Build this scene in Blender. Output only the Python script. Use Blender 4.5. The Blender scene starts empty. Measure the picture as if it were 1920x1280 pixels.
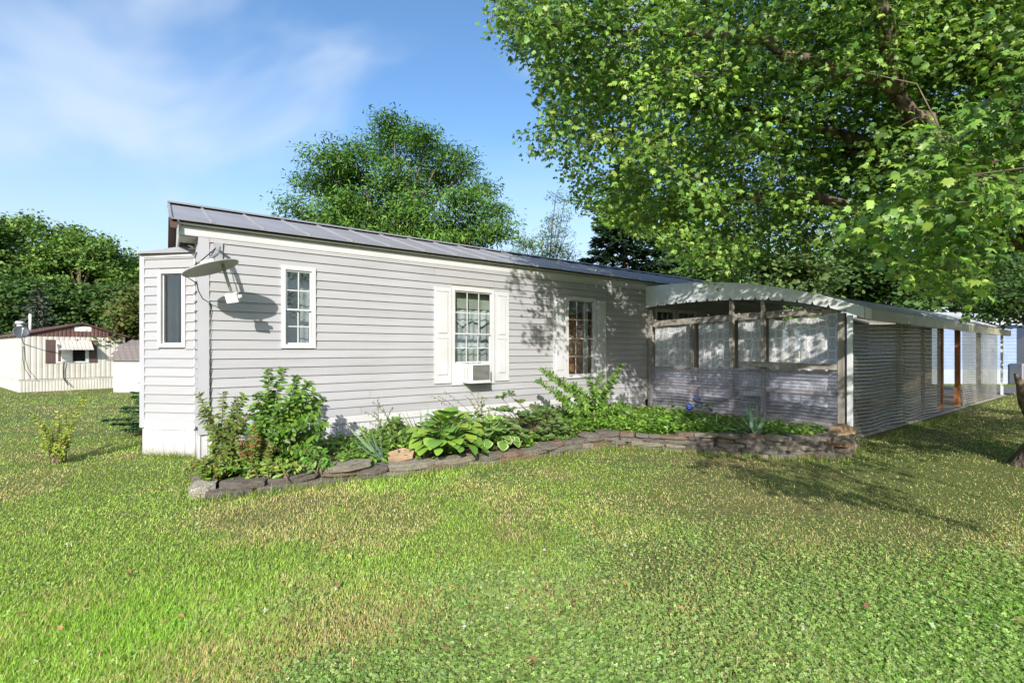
import bpy, bmesh, math, random
import numpy as np
from mathutils import Vector, Matrix, Euler, noise as mnoise

# ------------------------------------------------------------------ camera, sky, sun, exposure
SC = bpy.context.scene
F = 894.0                      # focal length in pixels of a 1920 px wide picture
HOR = 655.0                    # horizon row
CAMH = 1.5
cam_d = bpy.data.cameras.new('camera'); cam = bpy.data.objects.new('camera', cam_d)
SC.collection.objects.link(cam)
cam.location = (0, 0, CAMH); cam.rotation_euler = (math.radians(90), 0, 0)
cam_d.sensor_width = 36; cam_d.lens = F / 1920 * 36
cam_d.shift_y = (HOR - 640) / 1920
cam_d.clip_start = 0.05; cam_d.clip_end = 3000
SC.camera = cam
SUN_EL = math.radians(26.5)
SUN_H = Vector((-0.03, -1.0)).normalized()      # horizontal direction towards the sun
SUN = Vector((SUN_H.x * math.cos(SUN_EL), SUN_H.y * math.cos(SUN_EL), math.sin(SUN_EL)))
w = bpy.data.worlds.new('World'); SC.world = w; w.use_nodes = True
nt = w.node_tree; nt.nodes.clear()
def N(nt, t, **kw):
    n = nt.nodes.new(t)
    for k, v in kw.items(): setattr(n, k, v)
    return n
L = lambda nt, a, b: nt.links.new(a, b)
out = N(nt, 'ShaderNodeOutputWorld'); bg = N(nt, 'ShaderNodeBackground')
sky = N(nt, 'ShaderNodeTexSky', sky_type='NISHITA'); sky.sun_disc = False
sky.sun_elevation = SUN_EL; sky.sun_rotation = math.atan2(SUN_H.x, SUN_H.y)
sky.air_density = 1.0; sky.dust_density = 1.3; sky.ozone_density = 1.5; sky.altitude = 200
tc = N(nt, 'ShaderNodeTexCoord'); mp = N(nt, 'ShaderNodeMapping')
mp.inputs['Scale'].default_value = (1.0, 1.0, 1.5); mp.inputs['Location'].default_value = (4.79, -0.44, 1.31)
no = N(nt, 'ShaderNodeTexNoise'); no.inputs['Scale'].default_value = 2.3; no.inputs['Detail'].default_value = 4
no.inputs['Roughness'].default_value = 0.5; no.inputs['Distortion'].default_value = 0.5
rp = N(nt, 'ShaderNodeValToRGB'); rp.color_ramp.interpolation = 'EASE'
rp.color_ramp.elements[0].position = 0.46; rp.color_ramp.elements[0].color = (0, 0, 0, 1)
rp.color_ramp.elements[1].position = 0.72; rp.color_ramp.elements[1].color = (0.62, 0.62, 0.62, 1)
hsv = N(nt, 'ShaderNodeHueSaturation'); hsv.inputs['Saturation'].default_value = 1.18; hsv.inputs['Value'].default_value = 1.5
mx = N(nt, 'ShaderNodeMix', data_type='RGBA')
mx.inputs['B'].default_value = (5.0, 5.6, 6.3, 1)
L(nt, tc.outputs['Generated'], mp.inputs['Vector']); L(nt, mp.outputs['Vector'], no.inputs['Vector'])
L(nt, no.outputs['Fac'], rp.inputs['Fac']); L(nt, rp.outputs['Color'], mx.inputs['Factor'])
L(nt, sky.outputs['Color'], hsv.inputs['Color']); L(nt, hsv.outputs['Color'], mx.inputs['A'])
sz_ = N(nt, 'ShaderNodeSeparateXYZ'); L(nt, tc.outputs['Generated'], sz_.inputs[0])
hz = N(nt, 'ShaderNodeMapRange', interpolation_type='SMOOTHSTEP'); hz.inputs['From Min'].default_value = 0.0; hz.inputs['From Max'].default_value = .44
hz.inputs['To Min'].default_value = .90; hz.inputs['To Max'].default_value = 0.0; L(nt, sz_.outputs['Z'], hz.inputs['Value'])
mh = N(nt, 'ShaderNodeMix', data_type='RGBA'); mh.inputs['B'].default_value = (4.1, 4.8, 5.6, 1)
L(nt, hz.outputs['Result'], mh.inputs['Factor']); L(nt, mx.outputs['Result'], mh.inputs['A'])
L(nt, mh.outputs['Result'], bg.inputs['Color']); bg.inputs['Strength'].default_value = 0.102
L(nt, bg.outputs['Background'], out.inputs['Surface'])
sun_d = bpy.data.lights.new('sun', 'SUN'); sun = bpy.data.objects.new('sun', sun_d)
SC.collection.objects.link(sun); sun.rotation_euler = (-SUN).to_track_quat('-Z', 'Y').to_euler()
sun_d.energy = 3.8; sun_d.angle = math.radians(0.55); sun_d.color = (1.0, 0.955, 0.90)
SC.view_settings.view_transform = 'Standard'; SC.view_settings.look = 'None'
SC.view_settings.exposure = 0.76; SC.view_settings.gamma = 1.0
try: SC.view_settings.use_curve_mapping = False
except Exception: pass
SC.render.engine = 'CYCLES'
SC.cycles.max_bounces = 8; SC.cycles.transparent_max_bounces = 24
SC.cycles.caustics_reflective = False; SC.cycles.caustics_refractive = False

# ------------------------------------------------------------------ helpers
RNG = np.random.default_rng(7); random.seed(7)
COL = SC.collection
def U(px, py, Y):              # the point at depth Y seen at a place in the photograph (used to take measurements)
    return Vector(((px - 960) / F * Y, Y, CAMH - (py - HOR) / F * Y))
def PX(P):                     # array of points -> pixel columns and rows
    Y = np.maximum(P[:, 1], 1e-3)
    return 960 + P[:, 0] / Y * F, HOR - (P[:, 2] - CAMH) / Y * F
def tag(o, label=None, cat=None, group=None, kind=None):
    if label: o['label'] = label
    if cat: o['category'] = cat
    if group: o['group'] = group
    if kind: o['kind'] = kind
    return o
def empty(name, loc=(0, 0, 0), rz=0.0, parent=None):
    o = bpy.data.objects.new(name, None); COL.objects.link(o)
    o.location = loc; o.rotation_euler = (0, 0, rz); o.empty_display_size = 0.1
    if parent: o.parent = parent
    return o
def thing(name, label, cat, loc=(0, 0, 0), rz=0.0, group=None):
    return tag(empty(name, loc, rz), label, cat, group)
def link(name, me, mat=None, parent=None, loc=None, rot=None, scale=None):
    o = bpy.data.objects.new(name, me); COL.objects.link(o)
    if mat is not None and len(me.materials) == 0: me.materials.append(mat)
    if parent: o.parent = parent
    if loc is not None: o.location = loc
    if rot is not None: o.rotation_euler = rot
    if scale is not None: o.scale = scale
    return o
class MB:
    def __init__(s): s.v = []; s.f = []; s.sm = []
    def add(s, vs, fs, smooth=False):
        b = len(s.v); s.v += [tuple(p) for p in vs]
        s.f += [tuple(i + b for i in f) for f in fs]; s.sm += [smooth] * len(fs); return s
    def box(s, a, b):
        x0, y0, z0 = [min(p, q) for p, q in zip(a, b)]; x1, y1, z1 = [max(p, q) for p, q in zip(a, b)]
        return s.add([(x0,y0,z0),(x1,y0,z0),(x1,y1,z0),(x0,y1,z0),(x0,y0,z1),(x1,y0,z1),(x1,y1,z1),(x0,y1,z1)],
                     [(0,3,2,1),(4,5,6,7),(0,1,5,4),(1,2,6,5),(2,3,7,6),(3,0,4,7)])
    def hexa(s, p):            # 8 corners, bottom ring then top ring
        return s.add(p, [(0,3,2,1),(4,5,6,7),(0,1,5,4),(1,2,6,5),(2,3,7,6),(3,0,4,7)])
    def prism_x(s, prof, x0, x1):   # profile of (y,z) run along x
        n = len(prof); vs = [(x0, y, z) for y, z in prof] + [(x1, y, z) for y, z in prof]
        fs = [(i, (i+1) % n, n + (i+1) % n, n + i) for i in range(n)] + [tuple(range(n-1, -1, -1)), tuple(range(n, 2*n))]
        return s.add(vs, fs)
    def poly(s, pts, d):       # flat outline pushed along d
        n = len(pts); d = Vector(d); vs = [Vector(p) for p in pts] + [Vector(p) + d for p in pts]
        fs = [(i, (i+1) % n, n + (i+1) % n, n + i) for i in range(n)] + [tuple(range(n-1, -1, -1)), tuple(range(n, 2*n))]
        return s.add(vs, fs)
    def tube(s, pts, rad, n=8, cap=True):
        pts = [Vector(p) for p in pts]; m = len(pts)
        if not hasattr(rad, '__len__'): rad = [rad] * m
        vs = []; ref = None
        for i, p in enumerate(pts):
            t = (pts[min(i+1, m-1)] - pts[max(i-1, 0)]).normalized()
            if ref is None: ref = Vector((0, 0, 1)) if abs(t.z) < .9 else Vector((1, 0, 0))
            a = t.cross(ref)
            if a.length < 1e-4: a = t.orthogonal()
            a.normalize(); b = t.cross(a).normalized(); ref = -b if False else ref
            for k in range(n):
                an = 2 * math.pi * k / n
                vs.append(p + (a * math.cos(an) + b * math.sin(an)) * rad[i])
        fs = [(i*n+k, i*n+(k+1) % n, (i+1)*n+(k+1) % n, (i+1)*n+k) for i in range(m-1) for k in range(n)]
        if cap: fs += [tuple(range(n-1, -1, -1)), tuple(range((m-1)*n, m*n))]
        return s.add(vs, fs, True)
    def lathe(s, prof, n=20, mat=None):
        mat = mat or Matrix.Identity(4); m = len(prof)
        vs = [mat @ Vector((r*math.cos(2*math.pi*k/n), r*math.sin(2*math.pi*k/n), z)) for r, z in prof for k in range(n)]
        fs = [(i*n+k, i*n+(k+1) % n, (i+1)*n+(k+1) % n, (i+1)*n+k) for i in range(m-1) for k in range(n)]
        return s.add(vs, fs, True)
    def mesh(s, name, mat=None):
        me = bpy.data.meshes.new(name); me.from_pydata(s.v, [], s.f)
        me.polygons.foreach_set('use_smooth', s.sm); me.update()
        if mat is not None: me.materials.append(mat)
        return me
    def obj(s, name, mat, parent=None, loc=None, rot=None): return link(name, s.mesh(name, mat), None, parent, loc, rot)
def npmesh(name, V, Fa, mat, col=None, smooth=False):
    me = bpy.data.meshes.new(name); V = np.asarray(V, np.float32); Fa = np.asarray(Fa, np.int32)
    k = Fa.shape[1]
    me.vertices.add(len(V)); me.vertices.foreach_set('co', V.ravel())
    me.loops.add(Fa.size); me.loops.foreach_set('vertex_index', Fa.ravel())
    me.polygons.add(len(Fa)); me.polygons.foreach_set('loop_start', np.arange(0, Fa.size, k, dtype=np.int32))
    if smooth: me.polygons.foreach_set('use_smooth', np.ones(len(Fa), bool))
    me.update(calc_edges=True)
    if col is not None:
        a = me.color_attributes.new('Col', 'FLOAT_COLOR', 'POINT')
        c = np.ones((len(V), 4), np.float32); c[:, :3] = col; a.data.foreach_set('color', c.ravel())
    me.materials.append(mat); return me
def norm(a): return a / np.maximum(np.linalg.norm(a, axis=1, keepdims=True), 1e-9)
def scatter(name, mat, tmpl, P, axis, up, size, col, parent=None, loc=None, width=None):
    """one mesh of many small leaves: template (verts, faces) set at P along axis, facing up"""
    tv, tf = tmpl; tv = np.asarray(tv, float); tf = np.asarray(tf)
    P = np.asarray(P, float); n = len(P); a = norm(np.asarray(axis, float)); u = np.asarray(up, float)
    u = u - a * np.sum(a * u, axis=1, keepdims=True); u = norm(u); s = np.cross(a, u)
    size = np.broadcast_to(np.asarray(size, float), (n,)); wd = size if width is None else np.broadcast_to(np.asarray(width, float), (n,))
    V = P[:, None, :] + (tv[None, :, 0:1] * wd[:, None, None]) * s[:, None, :] + (tv[None, :, 1:2] * size[:, None, None]) * a[:, None, :] \
        + (tv[None, :, 2:3] * size[:, None, None]) * u[:, None, :]
    m = len(tv); Fa = tf[None] + (np.arange(n) * m)[:, None, None]
    V = V.reshape(-1, 3)
    if loc is not None: V = V - np.asarray(loc)
    C = np.repeat(np.asarray(col, float), m, axis=0)
    return link(name, npmesh(name, V, Fa.reshape(-1, tf.shape[1]), mat, C), None, parent)
def rand_col(n, cols, jit=0.18, w=None):
    cols = np.asarray(cols, float); i = RNG.choice(len(cols), n, p=w)
    return np.clip(cols[i] * (1 + RNG.normal(0, jit, (n, 1))) * (1 + RNG.normal(0, jit * .3, (n, 3))), 0.004, 1)
def rdir(n): return norm(RNG.normal(size=(n, 3)))
# leaf templates: x across, y along, z up
T_OV = ([(0,0,0),(-.26,.28,.05),(.26,.28,.05),(0,.4,-.02),(-.2,.68,.02),(.2,.68,.02),(0,1,-.10)],
        [(0,2,3),(0,3,1),(3,2,5),(3,4,1),(3,5,6),(3,6,4)])
T_OB = ([(0,0,0),(-.12,.3,.03),(.12,.3,.03),(-.22,.7,.04),(.22,.7,.04),(0,.6,-.02),(0,1,-.05)],
        [(0,2,5),(0,5,1),(1,5,3),(2,4,5),(3,5,6),(5,4,6)])
T_MAPLE = ([(0,0,0),(.20,-.06,.0),(.30,.10,.02),(.52,.28,-.14),(.30,.42,.03),(.34,.66,-.09),(.14,.62,.02),(0,1.0,-.20),
            (-.14,.62,.02),(-.34,.66,-.09),(-.30,.42,.03),(-.52,.28,-.14),(-.30,.10,.02),(-.20,-.06,0),(0,.40,-.03)],
           [(0,1,2),(0,2,14),(2,3,4),(2,4,14),(4,5,6),(4,6,14),(6,7,8),(6,8,14),(8,9,10),(8,10,14),(10,11,12),(10,12,14),(12,13,0),(12,0,14)])
T_TRI = ([(-.5,0,0),(.5,0,0),(.35,.55,.08),(-.35,.55,.08),(0,1,-.05)], [(0,1,2),(0,2,3),(3,2,4)])
T_BLADE = ([(-.5,0,0),(.5,0,0),(-.4,.45,.03),(.4,.45,.03),(0,1,.16)], [(0,1,3),(0,3,2),(2,3,4)])
T_QUAD = ([(0,0,0),(.42,.45,.06),(0,1,-.04),(-.42,.45,.06)], [(0,1,2),(0,2,3)])
T_CLOVER = ([(0,0,0),(.34,.22,.04),(.20,.62,0),(-.10,.50,.02),(-.36,.30,0),(-.60,.0,.03),(-.34,-.20,0),(-.18,-.52,.04),(.22,-.48,0),(.42,-.1,.03)],
            [(0,1,2),(0,2,3),(0,4,5),(0,5,6),(0,7,8),(0,8,9)])
# ---- value noise for patches
def vnoise(x, y, seed=0):
    def h(i, j):
        k = (i * 374761393 + j * 668265263 + seed * 1442695041) & 0x7fffffff
        k = ((k ^ (k >> 13)) * 1274126177) & 0x7fffffff
        return ((k ^ (k >> 16)) & 0xffff) / 65535.0
    xi = np.floor(x).astype(np.int64); yi = np.floor(y).astype(np.int64); fx = x - xi; fy = y - yi
    fx = fx*fx*(3-2*fx); fy = fy*fy*(3-2*fy)
    return (h(xi,yi)*(1-fx)+h(xi+1,yi)*fx)*(1-fy) + (h(xi,yi+1)*(1-fx)+h(xi+1,yi+1)*fx)*fy
def fbm(x, y, seed=0, o=3):
    r = 0; a = .5; t = 0
    for k in range(o): r = r + a*vnoise(x*2**k, y*2**k, seed+k); t += a; a *= .5
    return r / t
# ------------------------------------------------------------------ materials
def mat(name, c, c2=None, scale=6.0, rough=.6, bump=0.0, bscale=40.0, spec=.3, metal=0.0, stretch=None, detail=4, lo=.35, hi=.65):
    m = bpy.data.materials.new(name); m.use_nodes = True; nt = m.node_tree; b = nt.nodes['Principled BSDF']
    b.inputs['Roughness'].default_value = rough; b.inputs['Metallic'].default_value = metal
    b.inputs['Specular IOR Level'].default_value = spec
    tc = N(nt, 'ShaderNodeTexCoord'); mp = N(nt, 'ShaderNodeMapping')
    if stretch: mp.inputs['Scale'].default_value = stretch
    L(nt, tc.outputs['Object'], mp.inputs['Vector'])
    no = N(nt, 'ShaderNodeTexNoise'); no.inputs['Scale'].default_value = scale; no.inputs['Detail'].default_value = detail
    L(nt, mp.outputs['Vector'], no.inputs['Vector'])
    c2 = c2 or tuple(v * .85 for v in c)
    r = N(nt, 'ShaderNodeValToRGB'); r.color_ramp.elements[0].position = lo; r.color_ramp.elements[1].position = hi
    r.color_ramp.elements[0].color = (*c2, 1); r.color_ramp.elements[1].color = (*c, 1)
    L(nt, no.outputs['Fac'], r.inputs['Fac']); L(nt, r.outputs['Color'], b.inputs['Base Color'])
    if bump:
        n2 = N(nt, 'ShaderNodeTexNoise'); n2.inputs['Scale'].default_value = bscale; n2.inputs['Detail'].default_value = 5
        L(nt, mp.outputs['Vector'], n2.inputs['Vector'])
        bp = N(nt, 'ShaderNodeBump'); bp.inputs['Strength'].default_value = bump; bp.inputs['Distance'].default_value = .02
        L(nt, n2.outputs['Fac'], bp.inputs['Height']); L(nt, bp.outputs['Normal'], b.inputs['Normal'])
    return m
def leafmat(name, rough=.5, trans=.3, spec=.35, tint=(1.15, 1.25, .55)):
    m = bpy.data.materials.new(name); m.use_nodes = True; nt = m.node_tree; b = nt.nodes['Principled BSDF']; o = nt.nodes['Material Output']
    at = N(nt, 'ShaderNodeAttribute', attribute_name='Col')
    L(nt, at.outputs['Color'], b.inputs['Base Color']); b.inputs['Roughness'].default_value = rough
    b.inputs['Specular IOR Level'].default_value = spec
    tr = N(nt, 'ShaderNodeBsdfTranslucent'); ml = N(nt, 'ShaderNodeMix', data_type='RGBA', blend_type='MULTIPLY')
    ml.inputs['Factor'].default_value = 1; ml.inputs['B'].default_value = (*tint, 1)
    L(nt, at.outputs['Color'], ml.inputs['A']); L(nt, ml.outputs['Result'], tr.inputs['Color'])
    ms = N(nt, 'ShaderNodeMixShader'); ms.inputs['Fac'].default_value = trans
    L(nt, b.outputs['BSDF'], ms.inputs[1]); L(nt, tr.outputs['BSDF'], ms.inputs[2]); L(nt, ms.outputs['Shader'], o.inputs['Surface'])
    return m
def glassmat(name, tint=(.9,.95,.95), refl=.10, rough=.02, haze=0.0, hazecol=(.8,.8,.85), edge=.75):
    m = bpy.data.materials.new(name); m.use_nodes = True; nt = m.node_tree; nt.nodes.remove(nt.nodes['Principled BSDF']); o = nt.nodes['Material Output']
    tr = N(nt, 'ShaderNodeBsdfTransparent'); tr.inputs['Color'].default_value = (*tint, 1)
    gl = N(nt, 'ShaderNodeBsdfGlossy'); gl.inputs['Roughness'].default_value = rough
    fr = N(nt, 'ShaderNodeLayerWeight'); fr.inputs['Blend'].default_value = .5
    pw = N(nt, 'ShaderNodeMath', operation='POWER'); pw.inputs[1].default_value = 4.0; L(nt, fr.outputs['Facing'], pw.inputs[0])
    ad = N(nt, 'ShaderNodeMath', operation='MULTIPLY_ADD'); ad.inputs[1].default_value = edge; ad.inputs[2].default_value = refl; ad.use_clamp = True
    L(nt, pw.outputs[0], ad.inputs[0]); ms = N(nt, 'ShaderNodeMixShader')
    L(nt, ad.outputs['Value'], ms.inputs['Fac'])
    src = tr.outputs['BSDF']
    if haze:
        d = N(nt, 'ShaderNodeBsdfDiffuse'); d.inputs['Color'].default_value = (*hazecol, 1)
        t2 = N(nt, 'ShaderNodeBsdfTranslucent'); t2.inputs['Color'].default_value = (*hazecol, 1)
        a2 = N(nt, 'ShaderNodeMixShader'); a2.inputs['Fac'].default_value = .4; L(nt, d.outputs[0], a2.inputs[1]); L(nt, t2.outputs[0], a2.inputs[2])
        m2 = N(nt, 'ShaderNodeMixShader')
        tcn = N(nt, 'ShaderNodeTexCoord'); nz = N(nt, 'ShaderNodeTexNoise'); nz.inputs['Scale'].default_value = 2.0; nz.inputs['Detail'].default_value = 5
        L(nt, tcn.outputs['Object'], nz.inputs['Vector'])
        mr = N(nt, 'ShaderNodeMapRange'); mr.inputs['From Min'].default_value = .35; mr.inputs['From Max'].default_value = .7
        mr.inputs['To Min'].default_value = haze * .55; mr.inputs['To Max'].default_value = min(1, haze * 1.4)
        f2 = N(nt, 'ShaderNodeMath', operation='POWER'); f2.inputs[1].default_value = 2.5; L(nt, fr.outputs['Facing'], f2.inputs[0])
        f3 = N(nt, 'ShaderNodeMath', operation='MULTIPLY_ADD'); f3.inputs[1].default_value = edge; f3.use_clamp = True; L(nt, f2.outputs[0], f3.inputs[0])
        L(nt, nz.outputs['Fac'], mr.inputs['Value']); L(nt, mr.outputs['Result'], f3.inputs[2]); L(nt, f3.outputs[0], m2.inputs['Fac'])
        L(nt, tr.outputs[0], m2.inputs[1]); L(nt, a2.outputs[0], m2.inputs[2]); src = m2.outputs[0]
    L(nt, src, ms.inputs[1]); L(nt, gl.outputs[0], ms.inputs[2]); L(nt, ms.outputs[0], o.inputs['Surface'])
    return m
M = {}
M['siding'] = mat('grey_vinyl_siding', (.378,.376,.388), (.337,.335,.335), 1.2, .5, .25, 3.0, .35, stretch=(1, 6, 6))
_nt = M['siding'].node_tree; _b = _nt.nodes['Principled BSDF']; _src = _b.inputs['Base Color'].links[0].from_socket
_oi = N(_nt, 'ShaderNodeObjectInfo'); _mr = N(_nt, 'ShaderNodeMapRange'); _mr.inputs['To Min'].default_value = .94; _mr.inputs['To Max'].default_value = 1.04
L(_nt, _oi.outputs['Random'], _mr.inputs['Value'])
_mu = N(_nt, 'ShaderNodeMix', data_type='RGBA', blend_type='MULTIPLY'); _mu.inputs['Factor'].default_value = 1; L(_nt, _src, _mu.inputs['A']); L(_nt, _mr.outputs['Result'], _mu.inputs['B'])
_tc = N(_nt, 'ShaderNodeTexCoord'); _n2 = N(_nt, 'ShaderNodeTexNoise'); _n2.inputs['Scale'].default_value = .9; _n2.inputs['Detail'].default_value = 6
_ge = N(_nt, 'ShaderNodeNewGeometry'); L(_nt, _ge.outputs['Position'], _n2.inputs['Vector'])
_r2 = N(_nt, 'ShaderNodeMapRange'); _r2.inputs['From Min'].default_value = .52; _r2.inputs['From Max'].default_value = .72; _r2.inputs['To Max'].default_value = .28; L(_nt, _n2.outputs['Fac'], _r2.inputs['Value'])
_m2 = N(_nt, 'ShaderNodeMix', data_type='RGBA'); _m2.inputs['B'].default_value = (.33, .33, .25, 1); L(_nt, _r2.outputs['Result'], _m2.inputs['Factor']); L(_nt, _mu.outputs['Result'], _m2.inputs['A']); L(_nt, _m2.outputs['Result'], _b.inputs['Base Color'])
M['white'] = mat('white_vinyl_trim', (.56,.56,.565), (.51,.51,.50), 2.5, .45, 0, spec=.35)
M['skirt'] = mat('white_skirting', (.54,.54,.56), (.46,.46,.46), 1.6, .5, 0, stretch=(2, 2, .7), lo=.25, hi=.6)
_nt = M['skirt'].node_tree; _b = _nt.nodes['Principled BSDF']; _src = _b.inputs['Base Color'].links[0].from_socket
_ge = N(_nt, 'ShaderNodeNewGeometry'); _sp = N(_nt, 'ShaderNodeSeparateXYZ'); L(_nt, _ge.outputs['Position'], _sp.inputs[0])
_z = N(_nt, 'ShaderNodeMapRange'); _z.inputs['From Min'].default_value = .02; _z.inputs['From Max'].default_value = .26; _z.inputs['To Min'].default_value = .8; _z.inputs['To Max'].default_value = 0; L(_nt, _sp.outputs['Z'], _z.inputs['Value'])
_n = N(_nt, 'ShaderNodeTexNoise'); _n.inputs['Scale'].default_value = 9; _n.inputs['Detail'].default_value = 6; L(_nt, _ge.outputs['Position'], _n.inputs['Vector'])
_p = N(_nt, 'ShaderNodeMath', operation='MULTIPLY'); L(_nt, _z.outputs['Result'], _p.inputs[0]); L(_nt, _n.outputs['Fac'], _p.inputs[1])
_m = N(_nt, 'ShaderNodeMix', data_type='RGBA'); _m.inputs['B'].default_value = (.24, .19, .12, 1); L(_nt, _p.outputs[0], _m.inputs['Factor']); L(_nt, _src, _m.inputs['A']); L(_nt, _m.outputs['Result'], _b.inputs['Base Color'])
M['post'] = mat('grey_corner_trim', (.40,.40,.42), (.37,.37,.39), 2, .5)
M['roof'] = mat('grey_roof_metal', (.29,.283,.293), (.245,.24,.247), 1.5, .5, spec=.4)
M['brown'] = mat('brown_trim', (.10,.055,.045), (.075,.04,.033), 3, .6)
M['soffit'] = mat('soffit_metal', (.55,.54,.48), None, 3, .5)
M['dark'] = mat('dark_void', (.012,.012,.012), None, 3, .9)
M['inside'] = mat('inside_wall', (.48,.46,.42), None, 3, .9)
M['glass'] = glassmat('window_glass', (.86,.9,.88), .11, .01)
M['dish'] = mat('dish_paint', (.42,.42,.41), (.34,.34,.32), 4, .5)
M['metal'] = mat('galvanised_metal', (.45,.45,.45), (.34,.34,.34), 8, .4, metal=.4)
M['cable'] = mat('black_cable', (.015,.015,.016), None, 5, .5)
M['plastic'] = mat('white_plastic', (.72,.72,.70), (.66,.66,.63), 5, .45)
M['grille'] = mat('grey_grille', (.30,.31,.28), (.25,.26,.23), 8, .5)
M['curtain'] = mat('grey_curtain', (.5,.5,.52), (.4,.4,.43), 3, .85)
M['curtain_w'] = mat('white_curtain', (.72,.72,.74), (.62,.62,.66), 3, .85)
M['orange_wood'] = mat('varnished_wood', (.52,.24,.09), (.36,.15,.05), 3, .4, stretch=(6, 6, .6))
M['wood'] = mat('weathered_wood', (.37,.335,.29), (.22,.195,.165), 4, .85, .4, 30, .2, stretch=(3, 3, .5))
M['wood_h'] = mat('weathered_board', (.39,.35,.30), (.24,.21,.175), 4, .85, .4, 30, .2, stretch=(.5, 3, 3))
M['wood_red'] = mat('stained_post', (.36,.15,.05), (.20,.08,.035), 3, .7, .3, 30, .2, stretch=(3, 3, .6))
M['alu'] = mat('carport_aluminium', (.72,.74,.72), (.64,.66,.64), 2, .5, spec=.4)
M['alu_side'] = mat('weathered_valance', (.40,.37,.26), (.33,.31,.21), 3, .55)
M['clear'] = glassmat('clear_corrugated', (.90,.90,.96), .10, .10, .22, (.84,.83,.95), .85)
M['clear_old'] = glassmat('aged_corrugated', (.66,.62,.50), .045, .12, .13, (.42,.38,.28), .36)
M['concrete'] = mat('concrete', (.36,.33,.29), (.26,.24,.21), 5, .9, .3, 60)
M['soil'] = mat('bed_soil', (.085,.055,.035), (.05,.033,.02), 9, .95, .8, 50)
M['asphalt'] = mat('asphalt', (.15,.15,.16), (.115,.115,.12), 3, .9, .3, 120)
M['bark'] = mat('maple_bark', (.19,.145,.11), (.06,.045,.035), 7, .95, 1.0, 18, .15, stretch=(1.6, 1.6, .35), lo=.38, hi=.6)
M['twig'] = mat('twig_bark', (.20,.15,.10), (.11,.08,.055), 9, .9)
M['leaf'] = leafmat('broad_leaf', .42, .30, .4)
M['leaf_far'] = leafmat('far_leaf', .6, .25, .2)
M['grassm'] = leafmat('grass_blade', .6, .30, .2)
M['needle'] = leafmat('needle', .7, .1, .15)
for i, (a, b) in enumerate([((.28,.25,.205),(.14,.125,.10)), ((.31,.235,.17),(.15,.11,.08)), ((.38,.34,.265),(.20,.175,.135)),
                            ((.23,.195,.165),(.115,.10,.085)), ((.33,.22,.14),(.17,.11,.075))]):
    M['stone%d' % i] = mat('fieldstone_%s' % 'abcde'[i], a, b, 9, .9, .9, 35, .2, lo=.3, hi=.68)
M['lime'] = mat('limewashed_stone', (.56,.52,.41), (.20,.18,.14), 14, .9, .8, 40, .2)
M['stone_tan'] = mat('tan_flagstone', (.46,.32,.19), (.32,.22,.13), 6, .9, .4, 40, .2)
# ------------------------------------------------------------------ house frame
TH = math.atan2(0.5906, 0.807)
CO = Vector((-4.044, 6.18, 0))
D1 = Vector((math.cos(TH), math.sin(TH), 0)); D2 = Vector((-math.sin(TH), math.cos(TH), 0))
def H(t, s, z=0.0): return CO + D1 * t + D2 * s + Vector((0, 0, z))
D1a = np.array(D1[:2]); D2a = np.array(D2[:2]); COa = np.array(CO[:2])
def ts(X, Y):                  # world -> house frame, arrays
    d = np.stack([X - COa[0], Y - COa[1]], -1); return d @ D1a, d @ D2a
# stone wall line on the ground (left end to the carport corner)
WALL = [(-3.22, 5.05), (-3.13, 4.80), (-2.16, 5.33), (-1.40, 5.74), (-.42, 6.26), (.35, 6.66), (.80, 7.0), (1.42, 7.45), (1.9, 7.33), (2.65, 6.98), (3.64, 6.66), (4.3, 6.64), (5.1, 7.30)]
WALLH = [.15, .16, .15, .15, .15, .15, .17, .19, .22, .25, .265, .25, .20]
def smooth01(x): x = np.clip(x, 0, 1); return x*x*(3-2*x)
def gz(X, Y):                  # height of the ground
    X = np.asarray(X, float); Y = np.asarray(Y, float)
    drop = smooth01((Y - 8) / 17) * smooth01((-X - 1) / 9)
    z = -0.63 * drop + .05*(fbm(X*.35+9, Y*.35+4, 3) - .5)*smooth01((Y-2.5)/3)
    far = smooth01((np.hypot(X, Y) - 34) / 60)
    return z * (1 - far)
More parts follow.
